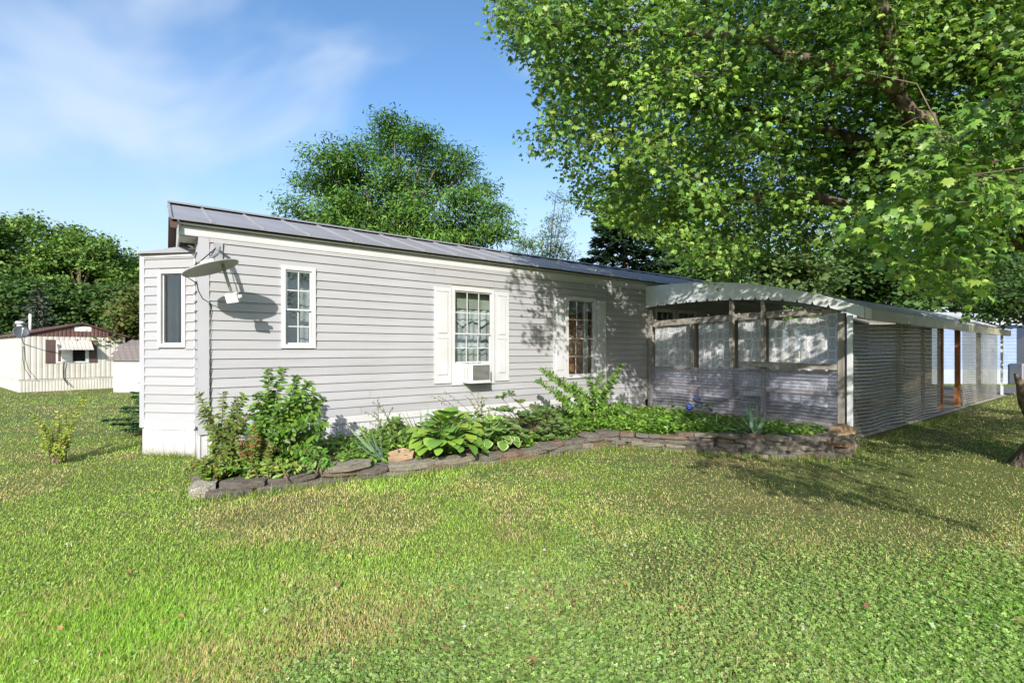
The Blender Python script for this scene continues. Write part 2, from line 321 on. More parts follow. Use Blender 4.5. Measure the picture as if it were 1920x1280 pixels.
# ------------------------------------------------------------------ ground
def grid_axis(lo, hi, a, b, st, far):
    xs = list(np.arange(a, b + 1e-6, st)); x = b; d = st
    while x < hi: d *= 1.35; x += d; xs.append(min(x, hi))
    x = a; d = st; left = []
    while x > lo: d *= 1.35; x -= d; left.append(max(x, lo))
    return np.array(left[::-1] + xs)
gx = grid_axis(-900, 900, -16, 20, .5, 0); gy = grid_axis(-300, 1500, -4, 28, .5, 0)
GX, GY = np.meshgrid(gx, gy); GZ = gz(GX, GY)
nx, ny = len(gx), len(gy); I = np.arange(nx*ny).reshape(ny, nx)
GF = np.stack([I[:-1,:-1], I[:-1,1:], I[1:,1:], I[1:,:-1]], -1).reshape(-1, 4)
def ground_mat():
    m = bpy.data.materials.new('lawn_ground'); m.use_nodes = True; nt = m.node_tree; b = nt.nodes['Principled BSDF']
    b.inputs['Roughness'].default_value = .95; b.inputs['Specular IOR Level'].default_value = .1
    tc = N(nt, 'ShaderNodeTexCoord')
    def nz(s, d=5):
        n = N(nt, 'ShaderNodeTexNoise'); n.inputs['Scale'].default_value = s; n.inputs['Detail'].default_value = d; L(nt, tc.outputs['Object'], n.inputs['Vector']); return n.outputs['Fac']
    def ramp(f, *st):
        r = N(nt, 'ShaderNodeValToRGB'); e = r.color_ramp.elements
        while len(e) < len(st): e.new(.5)
        for q, (p, c) in zip(e, st): q.position = p; q.color = (*c, 1)
        L(nt, f, r.inputs['Fac']); return r.outputs['Color']
    a = ramp(nz(.5), (.30, (.13,.19,.045)), (.5, (.18,.21,.065)), (.68, (.30,.21,.12)))
    d = ramp(nz(28, 6), (.3, (.06,.075,.02)), (.7, (.22,.25,.085)))
    mx = N(nt, 'ShaderNodeMix', data_type='RGBA'); mx.inputs['Factor'].default_value = .5
    L(nt, a, mx.inputs['A']); L(nt, d, mx.inputs['B']); L(nt, mx.outputs['Result'], b.inputs['Base Color'])
    bp = N(nt, 'ShaderNodeBump'); bp.inputs['Strength'].default_value = .9; bp.inputs['Distance'].default_value = .05
    L(nt, nz(45, 6), bp.inputs['Height']); L(nt, bp.outputs['Normal'], b.inputs['Normal'])
    return m
M['ground'] = ground_mat()
tag(link('lawn_ground', npmesh('lawn_ground', np.stack([GX.ravel(), GY.ravel(), GZ.ravel()], 1), GF, M['ground'], smooth=True)), kind='structure')
# road beyond the carport
mb = MB(); xs = np.linspace(13.2, 90, 40)
lo = [(x, 15.9 + (x-13)*.02, gz(x, 15.9 + (x-13)*.02) + .02) for x in xs]; hi = [(x, 18.4 + (x-13)*.05, gz(x, 18.4+(x-13)*.05) + .02) for x in xs]
mb.add([tuple(map(float, p)) for p in lo + hi], [(i, i+1, 40+i+1, 40+i) for i in range(39)])
tag(mb.obj('road', M['asphalt']), 'grey asphalt lane beyond the carport', None, kind='structure')
# soil of the raised bed between stones and house
def bed_outline(inset):
    pts = []
    for (x, y) in WALL:
        t, s = ts(np.array([x]), np.array([y])); pts.append((float(t[0]), float(s[0])))
    return pts
mb = MB(); wp = [Vector((x, y, 0)) for x, y in WALL]
rows = []
for i, p in enumerate(wp):
    t, s = [float(v) for v in ts(p.x, p.y)]
    if t > 8.4:
        q = H(9.0, -min(4.1, -s)) if t > 9 else H(min(t, 9.0), -.02)
        q = H(9.02, max(s, -4.1) + .0)
    else: q = H(max(t, .25), -.02)
    rows.append((p, q, WALLH[i]))
# resample across
vs = []; nr = 7
for p, q, h in rows:
    for k in range(nr):
        f = k / (nr - 1); r = p.lerp(q, .06 + f * .94)
        vs.append((r.x, r.y, h * .78 + .05 * f + .03 * math.sin(r.x * 5 + r.y * 3)))
fs = [(i*nr+k, i*nr+k+1, (i+1)*nr+k+1, (i+1)*nr+k) for i in range(len(rows)-1) for k in range(nr-1)]
mb.add(vs, fs, True); tag(mb.obj('planting_bed_soil', M['soil']), kind='structure')
def bedz(x, y): return .17

# ------------------------------------------------------------------ mobile home
home = thing('mobile_home', 'grey vinyl sided mobile home with metal roof and angled bay at its end', 'house', CO, TH)
EX = .127; ZT = 2.955; Z0 = .488; LEN = 16.0; WID = 4.3
OPEN = [(.97, 1.41, 1.53, 2.68), (3.70, 4.57, .885, 2.585), (6.41, 7.26, .91, 2.59), (9.36, 10.16, .9, 2.5), (10.25, 11.05, .9, 2.5)]
def plank_mesh(x0, x1, h):
    return MB().prism_x([(.006, 0), (-.021, 0), (-.021, .010), (-.002, h), (.006, h)], x0, x1).mesh('siding_plank', M['siding'])
def siding(parent, x0, x1, opens, frame=None, zt=ZT, z0=Z0):
    z = z0; k = 0
    while z < zt - .02:
        h = min(EX, zt - z)
        segs = [(x0, x1)]
        for a, b, c, d in opens:
            if z + h * .5 > c and z + h * .5 < d:
                segs = [q for s in segs for q in ((s[0], min(s[1], a)), (max(s[0], b), s[1])) if q[1] - q[0] > .01]
        for a, b in segs:
            cuts = [a]
            if b - a > 4.2:
                c = a + 2.0 + (k * 1.37) % 2.6
                while c < b - .6: cuts.append(c); c += 3.66
            cuts.append(b)
            for c0, c1 in zip(cuts[:-1], cuts[1:]):
                o = link('siding_plank', plank_mesh(0, c1 - c0 - (.0 if c1 == b else .004), h), None, parent)
                m = Matrix.Translation((c0, 0, z)); o.matrix_local = (frame @ m) if frame else m
        z += EX; k += 1
siding(home, .10, LEN, OPEN)
# inner lining so that no light leaks between boards; backs and ends
mb = MB()
def wall_panel(mb, x0, x1, z0, z1, opens, y0, y1):
    xs = sorted({x0, x1, *[v for o in opens for v in o[:2]]}); zs = sorted({z0, z1, *[v for o in opens for v in o[2:]]})
    for i in range(len(xs)-1):
        for j in range(len(zs)-1):
            cx, cz = (xs[i]+xs[i+1])/2, (zs[j]+zs[j+1])/2
            if any(o[0] < cx < o[1] and o[2] < cz < o[3] for o in opens): continue
            mb.box((xs[i], y0, zs[j]), (xs[i+1], y1, zs[j+1]))
wall_panel(mb, .06, LEN, .30, 3.1, OPEN, .0065, .08)
mb.obj('wall_lining', M['inside'], home)
MB().box((.06, WID-.08, .3), (LEN, WID, 3.1)).obj('back_wall', M['siding'], home)
MB().box((LEN-.08, .081, .3), (LEN, WID-.081, 3.1)).obj('far_end_wall', M['siding'], home)
MB().box((.07, .09, .46), (LEN-.09, WID-.09, .5)).obj('floor', M['inside'], home)
MB().box((.07, .09, 2.90), (LEN-.09, WID-.09, 2.94)).obj('ceiling', M['inside'], home)
MB().box((0.0, .101, .45), (.055, WID-.001, 3.1)).obj('end_wall', M['siding'], home)
# trim
MB().box((-.020, -.024, .394), (.10, .10, ZT)).obj('corner_post', M['post'], home)
MB().prism_x([(.004, .374), (-.016, .374), (-.020, .385), (-.020, .475), (-.012, .4875), (.004, .4875)], .1005, 9.0).obj('starter_trim', M['white'], home)
MB().prism_x([(.0, 2.9555), (-.030, 2.9555), (-.034, 2.975), (-.034, 3.07), (.0, 3.075)], -.22, LEN).obj('fascia', M['white'], home)
MB().prism_x([(-.001, 2.935), (-.017, 2.93), (-.022, 2.9545), (-.001, 2.9545)], .1005, 9.0).obj('frieze_trim', M['white'], home)
# soffit of the gable overhang with ribs
sf = MB()
for k in range(9): sf.box((-.22, .002 + k*.05, 2.945 + k*.0), (-.021, .046 + k*.05, 2.953))
sf.obj('soffit', M['soffit'], home)
MB().box((-.225, -.030, 2.957), (-.206, 1.9, 3.05)).obj('rake_board', M['white'], home)
# gable end above bay
gb = MB(); gb.poly([(-.20, .0, 3.06), (-.20, 2.1, 3.72), (-.20, 4.2, 3.06)], (.05, 0, 0)); gb.obj('gable', M['soffit'], home)
rb = MB()
for sgn in (0, 1):
    a = (-.315, -.13, 3.02) if sgn == 0 else (-.315, 4.33, 3.02); b = (-.315, 2.1, 3.76)
    rb.hexa([(-.315, a[1], 3.01), (-.24, a[1], 3.01), (-.24, 2.1, 3.72), (-.315, 2.1, 3.72), (-.315, a[1], 3.085), (-.24, a[1], 3.085), (-.24, 2.1, 3.80), (-.315, 2.1, 3.80)])
rb.obj('rake_trim', M['brown'], home)
# eave purlin hidden in the shade under the sheets
MB().box((-.24, -.10, 3.078), (LEN, -.0345, 3.098)).obj('eave_rail', M['soffit'], home)
# roof panels with raised ribs, front slope; back slope alike
ER = Vector((0, -.155, 3.112)); RR = Vector((0, 2.1, 3.842)); sl = (RR - ER); nrm = Vector((0, -sl.z, sl.y)).normalized()
PW = .60
def roof_panel_mesh(w):
    mb = MB(); A = ER; B = RR; up = nrm * .012
    mb.hexa([Vector((0,0,0))+A, Vector((w,0,0))+A, Vector((w,0,0))+B, Vector((0,0,0))+B, A+up, Vector((w,0,0))+A+up, Vector((w,0,0))+B+up, B+up])
    rh = nrm * .034
    mb.hexa([Vector((-.022,0,0))+A+up*1.02, Vector((.022,0,0))+A+up*1.02, Vector((.022,0,0))+B+up*1.02, Vector((-.022,0,0))+B+up*1.02,
             Vector((-.012,0,0))+A+rh, Vector((.012,0,0))+A+rh, Vector((.012,0,0))+B+rh, Vector((-.012,0,0))+B+rh])
    return mb.mesh('roof_panel', M['roof'])
pm = roof_panel_mesh(PW - .002); pm2 = roof_panel_mesh(.435)
link('roof_panel', pm2, None, home, (-.31, 0, 0)).location = (-.31, 0, 0)
x = .13
while x < LEN + .2:
    link('roof_panel', pm, None, home, (x, 0, 0)); x += PW
# back slope
bk = MB(); bk.hexa([(-.31, 4.37, 3.112), (LEN+.3, 4.37, 3.112), (LEN+.3, 2.105, 3.842), (-.31, 2.105, 3.842), (-.31, 4.37, 3.124), (LEN+.3, 4.37, 3.124), (LEN+.3, 2.105, 3.854), (-.31, 2.105, 3.854)])
bk.obj('back_roof_slope', M['roof'], home)
# ridge cap standing on the ribs, open between them
rc = MB(); rc.prism_x([(1.90, 3.825), (2.1, 3.892), (2.30, 3.825), (2.30, 3.833), (2.1, 3.901), (1.90, 3.833)], -.33, LEN + .3); rc.obj('ridge_cap', M['roof'], home)
MB().box((-.3, 2.0, 3.78), (LEN + .28, 2.2, 3.84)).obj('ridge_gap_shade', M['dark'], home)  # near-black strip stands for the shade in the gaps under the cap
# skirting boards
def skirt_mesh(wd, h):
    mb = MB(); mb.add([(0,0,0),(.008,-.010,0),(wd-.008,-.010,0),(wd,0,0),(wd,.012,0),(0,.012,0),(0,0,h),(.008,-.010,h),(wd-.008,-.010,h),(wd,0,h),(wd,.012,h),(0,.012,h)],
                      [(0,1,7,6),(1,2,8,7),(2,3,9,8),(3,4,10,9),(4,5,11,10),(5,0,6,11),(6,7,8,9,10,11)]); return mb.mesh('skirt_board', M['skirt'])
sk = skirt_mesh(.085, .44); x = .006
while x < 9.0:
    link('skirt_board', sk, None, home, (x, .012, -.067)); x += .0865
# ---- bay: 45 degree side, front, other side
P0 = Vector((-.020, .60, 0)); bl = .857; q = .7071
bd = Vector((-q, q, 0)); P1 = P0 + bd * bl; P2 = P1 + Vector((0, 1.75, 0)); P3 = Vector((-.020, P2.y + bl * q, 0))
def face_frame(A, B):          # local x runs from A to B reversed so that outward is -y
    d = (B - A).normalized(); n = Vector((-d.y, d.x, 0))
    return Matrix(((d.x, n.x, 0, A.x), (d.y, n.y, 0, A.y), (0, 0, 1, 0), (0, 0, 0, 1)))
FA = face_frame(P1, P0); BAYT = 2.80
bop = [(bl - .563, bl - .151, 1.54, 2.605)]
siding(home, .055, bl - .012, bop, FA, BAYT)
FB = face_frame(P2, P1); siding(home, .05, 1.70, [], FB, BAYT)
FCc = face_frame(P3, P2); siding(home, .01, bl-.05, [], FCc, BAYT)
FE = face_frame(P0 + Vector((.0, -.0, 0)), Vector((-.020, .10, 0))); siding(home, .0, .50, [], FE, 2.95)
def fobj(mb, name, m, fr): o = mb.obj(name, m, home); o.matrix_local = fr; return o
bw = MB(); wall_panel(bw, .02, bl-.01, .3, BAYT+.02, bop, .0065, .05); fobj(bw, 'bay_lining', M['inside'], FA)
fobj(MB().box((.0, .0065, .3), (1.75, .05, BAYT+.02)), 'bay_lining', M['inside'], FB)
fobj(MB().box((.02, .0065, .3), (bl-.02, .05, BAYT+.02)), 'bay_lining', M['inside'], FCc)
fobj(MB().box((-.022, -.022, .394), (.055, .03, BAYT+.0)), 'bay_corner_post', M['post'], FA)
fobj(MB().box((bl-.012, -.018, .394), (bl+.004, .02, BAYT)), 'bay_edge_trim', M['white'], FA)
fobj(MB().box((.056, -.019, .374), (bl-.0125, .004, .4875)), 'starter_trim', M['white'], FA)
fobj(MB().box((-.02, -.02, BAYT+.001), (bl+.02, .02, BAYT+.045)), 'bay_frieze', M['white'], FA)
fobj(MB().box((.0, -.02, BAYT+.001), (1.75, .02, BAYT+.045)), 'bay_frieze', M['white'], FB)
sk2 = skirt_mesh(.165, .44)
for k in range(5):
    o = link('skirt_board', sk2, None, home); o.matrix_local = FA @ Matrix.Translation((.012 + k*.167, .012, -.067))
for k in range(10):
    o = link('skirt_board', sk2, None, home); o.matrix_local = FB @ Matrix.Translation((.012 + k*.172, .012, -.067))
for k in range(3):
    o = link('skirt_board', sk2, None, home); o.matrix_local = FE @ Matrix.Translation((.0 + k*.167, .012, -.067))
# corner skirt post
MB().box((-.012, -.010, -.06), (.004, .06, .3935)).obj('skirt_corner', M['skirt'], home)
# bay roof
zb = BAYT + .046; o1 = P1 + Vector((-.05, -.07, 0)); o0 = P0 + Vector((.005, -.08, 0)); o2 = P2 + Vector((-.05, .07, 0)); o3 = P3 + Vector((0, .08, 0))
br = MB(); zr = 2.965
top0 = Vector((-.019, .70, zr)); top3 = Vector((-.019, P3.y - .1, zr)); e = Vector((0, 0, .018))
br.add([o0+Vector((0,0,zb)), o1+Vector((0,0,zb)), o2+Vector((0,0,zb)), o3+Vector((0,0,zb)), top0, top3,
        o0+Vector((0,0,zb))+e, o1+Vector((0,0,zb))+e, o2+Vector((0,0,zb))+e, o3+Vector((0,0,zb))+e, top0+e, top3+e],
       [(6,7,10),(7,8,11,10),(8,9,11),(0,1,7,6),(1,2,8,7),(2,3,9,8),(0,4,1),(1,4,5,2),(2,5,3),(0,6,10,4),(3,5,11,9)])
br.obj('bay_roof', M['roof'], home)
# flashing lump where bay roof meets the wall
MB().hexa([(-.07,.50,2.87),(-.018,.46,2.87),(-.018,.75,2.90),(-.12,.72,2.90),(-.06,.50,2.90),(-.018,.47,2.91),(-.018,.75,2.955),(-.10,.72,2.93)]).obj('bay_flashing', M['white'], home)

# ---- windows
def window(x0, x1, z0, z1, cols, rows_u, rows_l, fr=None, mid=.48, fixed=False, low=None, casing=.045):
    par = MB(); c = casing
    par.box((x0-.012, -.036, z0-.012), (x0+c, .05, z1+.012)); par.box((x1-c, -.036, z0-.012), (x1+.012, .05, z1+.012))
    par.box((x0+c, -.036, z1-c), (x1-c, .05, z1+.012)); par.box((x0+c, -.040, z0-.012), (x1-c, .05, z0+c))
    win = par.obj('window', M['white'], home)
    if fr: win.matrix_local = fr
    a, b, d, e = x0+c, x1-c, z0+c, z1-c
    def sash(za, zb, y, cols, rows, w=.022):
        s = MB(); s.box((a+.001, y-.016, za), (a+w, y+.012, zb)); s.box((b-w, y-.016, za), (b-.001, y+.012, zb))
        s.box((a+w, y-.016, zb-w), (b-w, y+.012, zb)); s.box((a+w, y-.016, za), (b-w, y+.012, za+w)); s.obj('sash', M['white'], win)
        MB().box((a+w, y-.002, za+w), (b-w, y+.002, zb-w)).obj('pane', M['glass'], win)
        for k in range(1, cols):
            xx = a+w + (b-a-2*w)*k/cols; MB().box((xx-.008, y-.010, za+w), (xx+.008, y-.0025, zb-w)).obj('muntin', M['white'], win)
        for k in range(1, rows):
            zz = za+w + (zb-za-2*w)*k/rows; MB().box((a+w, y-.0115, zz-.008), (b-w, y-.003, zz+.008)).obj('muntin', M['white'], win)
    if fixed: sash(d+.001, e-.001, .02, 1, 1, .014)
    else:
        zm = d + (e-d)*mid; lowz = low or d+.001
        sash(zm-.014, e-.001, .004, cols, rows_u); sash(lowz, zm+.014, .034, cols, rows_l)
    return win
window(*OPEN[0], 2, 2, 2, mid=.47)
w2 = window(*OPEN[1], 3, 2, 2, mid=.53, low=1.262)
w3 = window(*OPEN[2], 3, 2, 2, mid=.49)
window(*OPEN[3], 3, 2, 2); window(*OPEN[4], 3, 2, 2)
window(*bop[0], 1, 1, 1, FA, fixed=True, casing=.04)
def shutter(x0, x1, z0, z1):
    s = MB(); y0, y1 = -.044, -.016; b = .05; zm = z0 + (z1-z0)*.49
    s.box((x0, y0, z0), (x0+b, y1, z1)); s.box((x1-b, y0, z0), (x1, y1, z1))
    for a, c in ((z0, z0+.13), (zm-.035, zm+.035), (z1-.07, z1)): s.box((x0+b, y0, a), (x1-b, y1, c))
    o = s.obj('shutter', M['white'], home)
    for a, c in ((z0+.13, zm-.035), (zm+.035, z1-.07)):
        p = MB(); g = .028
        p.box((x0+b, -.030, a), (x1-b, y1, c))
        p.add([(x0+b+.006,-.0301,a+.006),(x1-b-.006,-.0301,a+.006),(x1-b-.006,-.0301,c-.006),(x0+b+.006,-.0301,c-.006),
               (x0+b+g,-.046,a+g),(x1-b-g,-.046,a+g),(x1-b-g,-.046,c-g),(x0+b+g,-.046,c-g)], [(0,1,5,4),(1,2,6,5),(2,3,7,6),(3,0,4,7),(4,5,6,7)])
        p.obj('raised_panel', M['white'], o)
shutter(3.345, 3.675, .915, 2.57); shutter(4.60, 4.91, .915, 2.57)
shutter(6.035, 6.385, .92, 2.57); shutter(7.285, 7.575, .92, 2.57)
# ---- curtains behind the glass (things of their own)
def curtain(name, label, x0, x1, z0, z1, y, m, amp=.02, waves=5, scallop=0):
    t = MB(); n = 40; vs = []; fs = []
    for k in range(n+1):
        f = k/n; xx = x0 + (x1-x0)*f; yy = y + amp*math.sin(f*waves*2*math.pi) + amp*.4*math.sin(f*waves*5.1+1)
        zb = z0 + scallop*abs(math.sin(f*math.pi*3))
        vs += [H(xx, yy, zb), H(xx, yy, z1)]
    fs = [(2*k, 2*k+2, 2*k+3, 2*k+1) for k in range(n)]
    t.add(vs, fs, True); return tag(t.obj(name, m), label, 'curtain')
curtain('curtain', 'pale grey curtain hanging behind the window with the air conditioner', 3.60, 4.85, 1.0, 2.16, .22, M['curtain'], .022, 9)
curtain('valance_curtain', 'white scalloped valance across the window with the air conditioner', 3.60, 4.85, 1.92, 2.25, .17, M['curtain_w'], .015, 8, .10)
curtain('valance_curtain', 'white scalloped tier lower in the window with the air conditioner', 3.60, 4.85, 1.50, 1.62, .18, M['curtain_w'], .015, 8, .06)
curtain('roller_blind', 'half rolled beige blind at the top of the window with the air conditioner', 3.60, 4.85, 2.24, 2.62, .14, M['soffit'], .002, 2)
curtain('curtain', 'dim grey sheer behind the narrow window beside the dish', .80, 1.75, 1.45, 2.75, .30, M['curtain'], .02, 7)
curtain('curtain', 'white curtain at the left side of the dappled window nearest the carport', 6.46, 6.66, .95, 2.2, .22, M['curtain_w'], .02, 2)
curtain('curtain', 'beige curtain at the right side of the dappled window nearest the carport', 7.10, 7.24, .95, 2.5, .2, M['curtain_w'], .02, 2)
wd = thing('cupboard', 'orange varnished wood cupboard seen inside the dappled window', 'cupboard', H(6.98, .48, .5), TH)
MB().box((-.44, -.2, 0), (.44, .25, 1.75)).obj('carcass', M['orange_wood'], wd)
MB().box((-.42, -.222, .05), (-.01, -.201, 1.7)).obj('door', M['orange_wood'], wd); MB().box((.01, -.222, .05), (.42, -.201, 1.7)).obj('door', M['orange_wood'], wd)
curtain('curtain', 'dim drape behind the tall narrow window of the angled bay', -.50, -.20, 1.4, 2.7, 1.45, M['curtain'], .02, 3)

# ------------------------------------------------------------------ air conditioner in the window
ac = thing('air_conditioner', 'white window air conditioner with grey louvred back in the shuttered window', 'air conditioner', H(4.11, 0, .93), TH)
MB().box((-.21, -.29, 0), (.21, .16, .315)).obj('casing', M['plastic'], ac)
MB().box((-.155, -.2925, .03), (.195, -.2905, .298)).obj('coil', M['dark'], ac)
for k in range(13):
    z = .036 + k*.0203
    MB().hexa([(-.155,-.299,z),(.195,-.299,z),(.195,-.291,z+.004),(-.155,-.291,z+.004),(-.155,-.301,z+.008),(.195,-.301,z+.008),(.195,-.291,z+.012),(-.155,-.291,z+.012)]).obj('louver', M['grille'], ac)
for cx in (-.24, -.14):
    for k in range(12):
        MB().box((-.2125, cx, .05+k*.018), (-.2105, cx+.065, .058+k*.018)).obj('side_vent', M['grille'], ac)
MB().box((-.36, -.012, -.0), (-.2115, .002, .33)).obj('filler_panel', M['plastic'], ac)
MB().box((.2115, -.012, -.0), (.40, .002, .33)).obj('filler_panel', M['plastic'], ac)
MB().box((-.22, -.30, -.016), (.22, -.01, -.001)).obj('drip_tray', M['plastic'], ac)

# ------------------------------------------------------------------ satellite dish
dc = U(396, 504, 5.72); base = H(.20, -.02, 2.72)
dish = thing('satellite_dish', 'drooping grey satellite dish bracketed beside the corner of the mobile home', 'satellite dish', (base.x, base.y, 2.72))
loc0 = Vector((base.x, base.y, 2.72))
u = Vector((.88, .33, .35)).normalized(); v = Vector((-.35, .93, -.03)); v = (v - u*v.dot(u)).normalized(); wv = u.cross(v)   # wv up = back of the dish
fr = Matrix(((u.x, v.x, wv.x, 0), (u.y, v.y, wv.y, 0), (u.z, v.z, wv.z, 0), (0, 0, 0, 1)))
fr.translation = dc - loc0
rf = MB(); prof = [(.0001, .035)] + [(.30*k/8, .035 - .035*(k/8)**2) for k in range(1, 9)] + [(.308, .004), (.308, .014), (.295, .016)] + [(.295*k/8, .052 - .035*(k/8)**2) for k in range(7, 0, -1)] + [(.0001, .052)]
rf.lathe(prof, 40, fr @ Matrix.Diagonal((1, .97, 1, 1))); rf.obj('reflector', M['dish'], dish)
B = lambda p: tuple(Vector(p) - loc0)
lnb = U(436, 558, 5.93); arm0 = dc + u*.13 + v*.02
MB().tube([B(arm0 + wv*.02), B(arm0.lerp(lnb, .5)), B(lnb + Vector((-.01, 0, .05)))], [.020, .018, .016], 8).obj('feed_arm', M['dish'], dish)
lb = MB(); d3 = (lnb - arm0).normalized(); a3 = Vector((.93, .1, .33)); a3 = (a3 - d3*a3.dot(d3)).normalized(); b3 = d3.cross(a3)
def obox(mb, c, a, b, d, ha, hb, hd):
    mb.hexa([c + a*sx*ha + b*sy*hb + d*sz*hd for sz in (-1, 1) for sx, sy in ((-1,-1),(1,-1),(1,1),(-1,1))])
obox(lb, lnb - loc0, a3, b3, d3, .068, .04, .055); lb.obj('feed_box', M['plastic'], dish)
lc = MB(); lc.tube([B(lnb + a3*.06), B(lnb + a3*.11 + Vector((0, 0, .005)))], [.03, .024], 12); lc.obj('feed_horn', M['plastic'], dish)
ft = MB(); obox(ft, H(.20, -.03, 2.78) - loc0, D1, D2, Vector((0,0,1)), .05, .008, .12); ft.obj('wall_plate', M['metal'], dish)
MB().tube([B(H(.20, -.04, 2.80)), B(H(.20, -.16, 2.82)), B(H(.16, -.34, 2.70)), B(dc + wv*.10), B(dc + wv*.045)], .022, 10).obj('mast', M['metal'], dish)
bk = MB(); obox(bk, dc + wv*.075 - loc0, u, v, wv, .07, .07, .022); bk.obj('back_bracket', M['metal'], dish)
ps = [H(.16, -.2, 2.80), dc - u*.05 + wv*.13, dc - u*.2 + wv*.06 , dc - u*.29 + v*.05 + wv*.01, dc - u*.2 - wv*.12, U(372, 545, 5.95), U(380, 560, 6.1), H(.115, -.03, 2.10), H(.112, -.03, 1.3), H(.110, -.03, .45)]
MB().tube([B(p) for p in ps], .006, 6).obj('cable', M['cable'], dish)
ps = [H(.16, -.2, 2.80), dc + u*.0 + wv*.10, dc - u*.15 + wv*.05 - v*.03, dc - u*.27 + wv*.03]
MB().tube([B(p) for p in ps], .006, 6).obj('cable', M['cable'], dish)
# ------------------------------------------------------------------ carport with arched awning roof
CP = H(9.02, 0, 0)
cp = thing('carport', 'arched white awning carport with scalloped valance and clear corrugated sides', 'carport', CP, TH)
ARC = np.polyfit([0, 1, 1.9, 2.98, 3.8, 4.2, 4.45], [2.97, 2.955, 2.87, 2.67, 2.43, 2.27, 2.165], 3)
ARB = np.polyfit([0, 1, 1.9, 2.98, 3.8, 4.2, 4.45], [2.50, 2.54, 2.52, 2.44, 2.27, 2.12, 2.02], 4)
def arch(s):                   # roof height over distance s from the house
    return float(np.polyval(ARC, s))
def arch_b(s): return float(np.polyval(ARB, s))
CL = 12.75
# roof pans: each a strip along the carport length direction's cross section
ss = np.linspace(0.03, 4.45, 17)
x = -.02; pan = []
def pan_mesh(wd):
    mb = MB(); n = len(ss); top = [(0, -s, arch(s)) for s in ss]; vs = []
    for xx in (0, wd - .012): vs += [(xx, y, z - .004) for _, y, z in top]
    for xx in (0, wd - .012): vs += [(xx, y, z - .010) for _, y, z in top]
    fs = []
    for i in range(n-1): fs += [(i, i+1, n+i+1, n+i), (2*n+i, 3*n+i, 3*n+i+1, 2*n+i+1), (i, 2*n+i, 2*n+i+1, i+1), (n+i, n+i+1, 3*n+i+1, 3*n+i)]
    mb.add(vs, fs, True)
    rib = [(wd-.012, -s, arch(s)) for s in ss]
    for i in range(n-1):
        (a, b, c), (d, e, f) = rib[i], rib[i+1]
        mb.hexa([(a,b,c-.011),(a+.012,b,c-.011),(d+.012,e,f-.011),(d,e,f-.011),(a,b,c+.022),(a+.012,b,c+.022),(d+.012,e,f+.022),(d,e,f+.022)])
    return mb.mesh('roof_pan', M['alu'])
pmz = pan_mesh(.405); k = 0
while x < CL - .1:
    link('roof_pan', pmz, None, cp, (x, 0, 0)); x += .405
# front valance with pointed notches
pts = []; S = np.linspace(0.02, 4.45, 60)
tops = [(-.032, -float(s), arch(s) + .012) for s in S]
notch = [.35 + .255*k for k in range(16)]
bot = []
s = .02; bl_ = []
for nn in notch:
    bl_ += [(nn - .03, 0), (nn, .055), (nn + .03, 0)]
bl_ = [(.02, 0)] + bl_ + [(4.45, 0)]
bl_ = [b for b in bl_ if b[0] <= 4.45]
vf = MB()
allS = sorted(set([round(float(v), 4) for v in S] + [round(b[0], 4) for b in bl_ if .02 <= b[0] <= 4.45]))
def off(s): return float(np.interp(s, [b[0] for b in bl_], [b[1] for b in bl_]))
vs = []
for s in allS: vs += [(-.034, -s, arch(s)+.014), (-.034, -s, arch_b(s)+off(s)), (-.028, -s, arch(s)+.014), (-.028, -s, arch_b(s)+off(s))]
fs = []
for i in range(len(allS)-1):
    a, b = 4*i, 4*(i+1); fs += [(a, a+1, b+1, b), (a+2, b+2, b+3, a+3), (a, b, b+2, a+2), (a+1, a+3, b+3, b+1)]
n = len(allS); fs += [(0,2,3,1), (4*n-4, 4*n-3, 4*n-1, 4*n-2)]
vf.add(vs, fs); vf.obj('front_valance', M['alu'], cp)
tr = MB()
for i in range(len(S)-1):
    a, b = S[i], S[i+1]
    tr.hexa([(-.042,-a,arch(a)+.008),(-.0,-a,arch(a)+.008),(-.0,-b,arch(b)+.008),(-.042,-b,arch(b)+.008),(-.042,-a,arch(a)+.03),(-.0,-a,arch(a)+.03),(-.0,-b,arch(b)+.03),(-.042,-b,arch(b)+.03)])
tr.obj('edge_trim', M['alu'], cp)
# side valance, small tabs between pans
def side_valance(x0, x1, m):
    mb = MB(); zt0 = 2.185; zt = lambda x: zt0 - .075*max(0, x)/CL
    mb.hexa([(x0,-4.462,zt(x0)-.165),(x1,-4.462,zt(x1)-.165),(x1,-4.452,zt(x1)-.165),(x0,-4.452,zt(x0)-.165),(x0,-4.462,zt(x0)),(x1,-4.462,zt(x1)),(x1,-4.452,zt(x1)),(x0,-4.452,zt(x0))])
    x = x0 + .04
    while x < x1 - .2:
        b = zt(x) - .1655; mb.add([(x,-4.462,b),(x+.03,-4.462,b-.03),(x+.17,-4.462,b-.03),(x+.19,-4.462,b),(x,-4.455,b),(x+.03,-4.455,b-.03),(x+.17,-4.455,b-.03),(x+.19,-4.455,b)],
                                  [(0,1,2,3),(7,6,5,4),(0,4,5,1),(1,5,6,2),(2,6,7,3),(3,7,4,0)]); x += .21
    return mb.obj('side_valance', m, cp)
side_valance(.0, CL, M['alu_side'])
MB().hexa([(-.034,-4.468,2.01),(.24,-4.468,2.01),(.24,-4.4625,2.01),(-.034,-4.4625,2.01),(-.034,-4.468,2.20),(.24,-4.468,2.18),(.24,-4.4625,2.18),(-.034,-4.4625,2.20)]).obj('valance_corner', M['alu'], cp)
MB().box((0, -4.40, 2.02), (CL, -4.33, 2.13)).obj('eave_beam', M['alu_side'], cp)
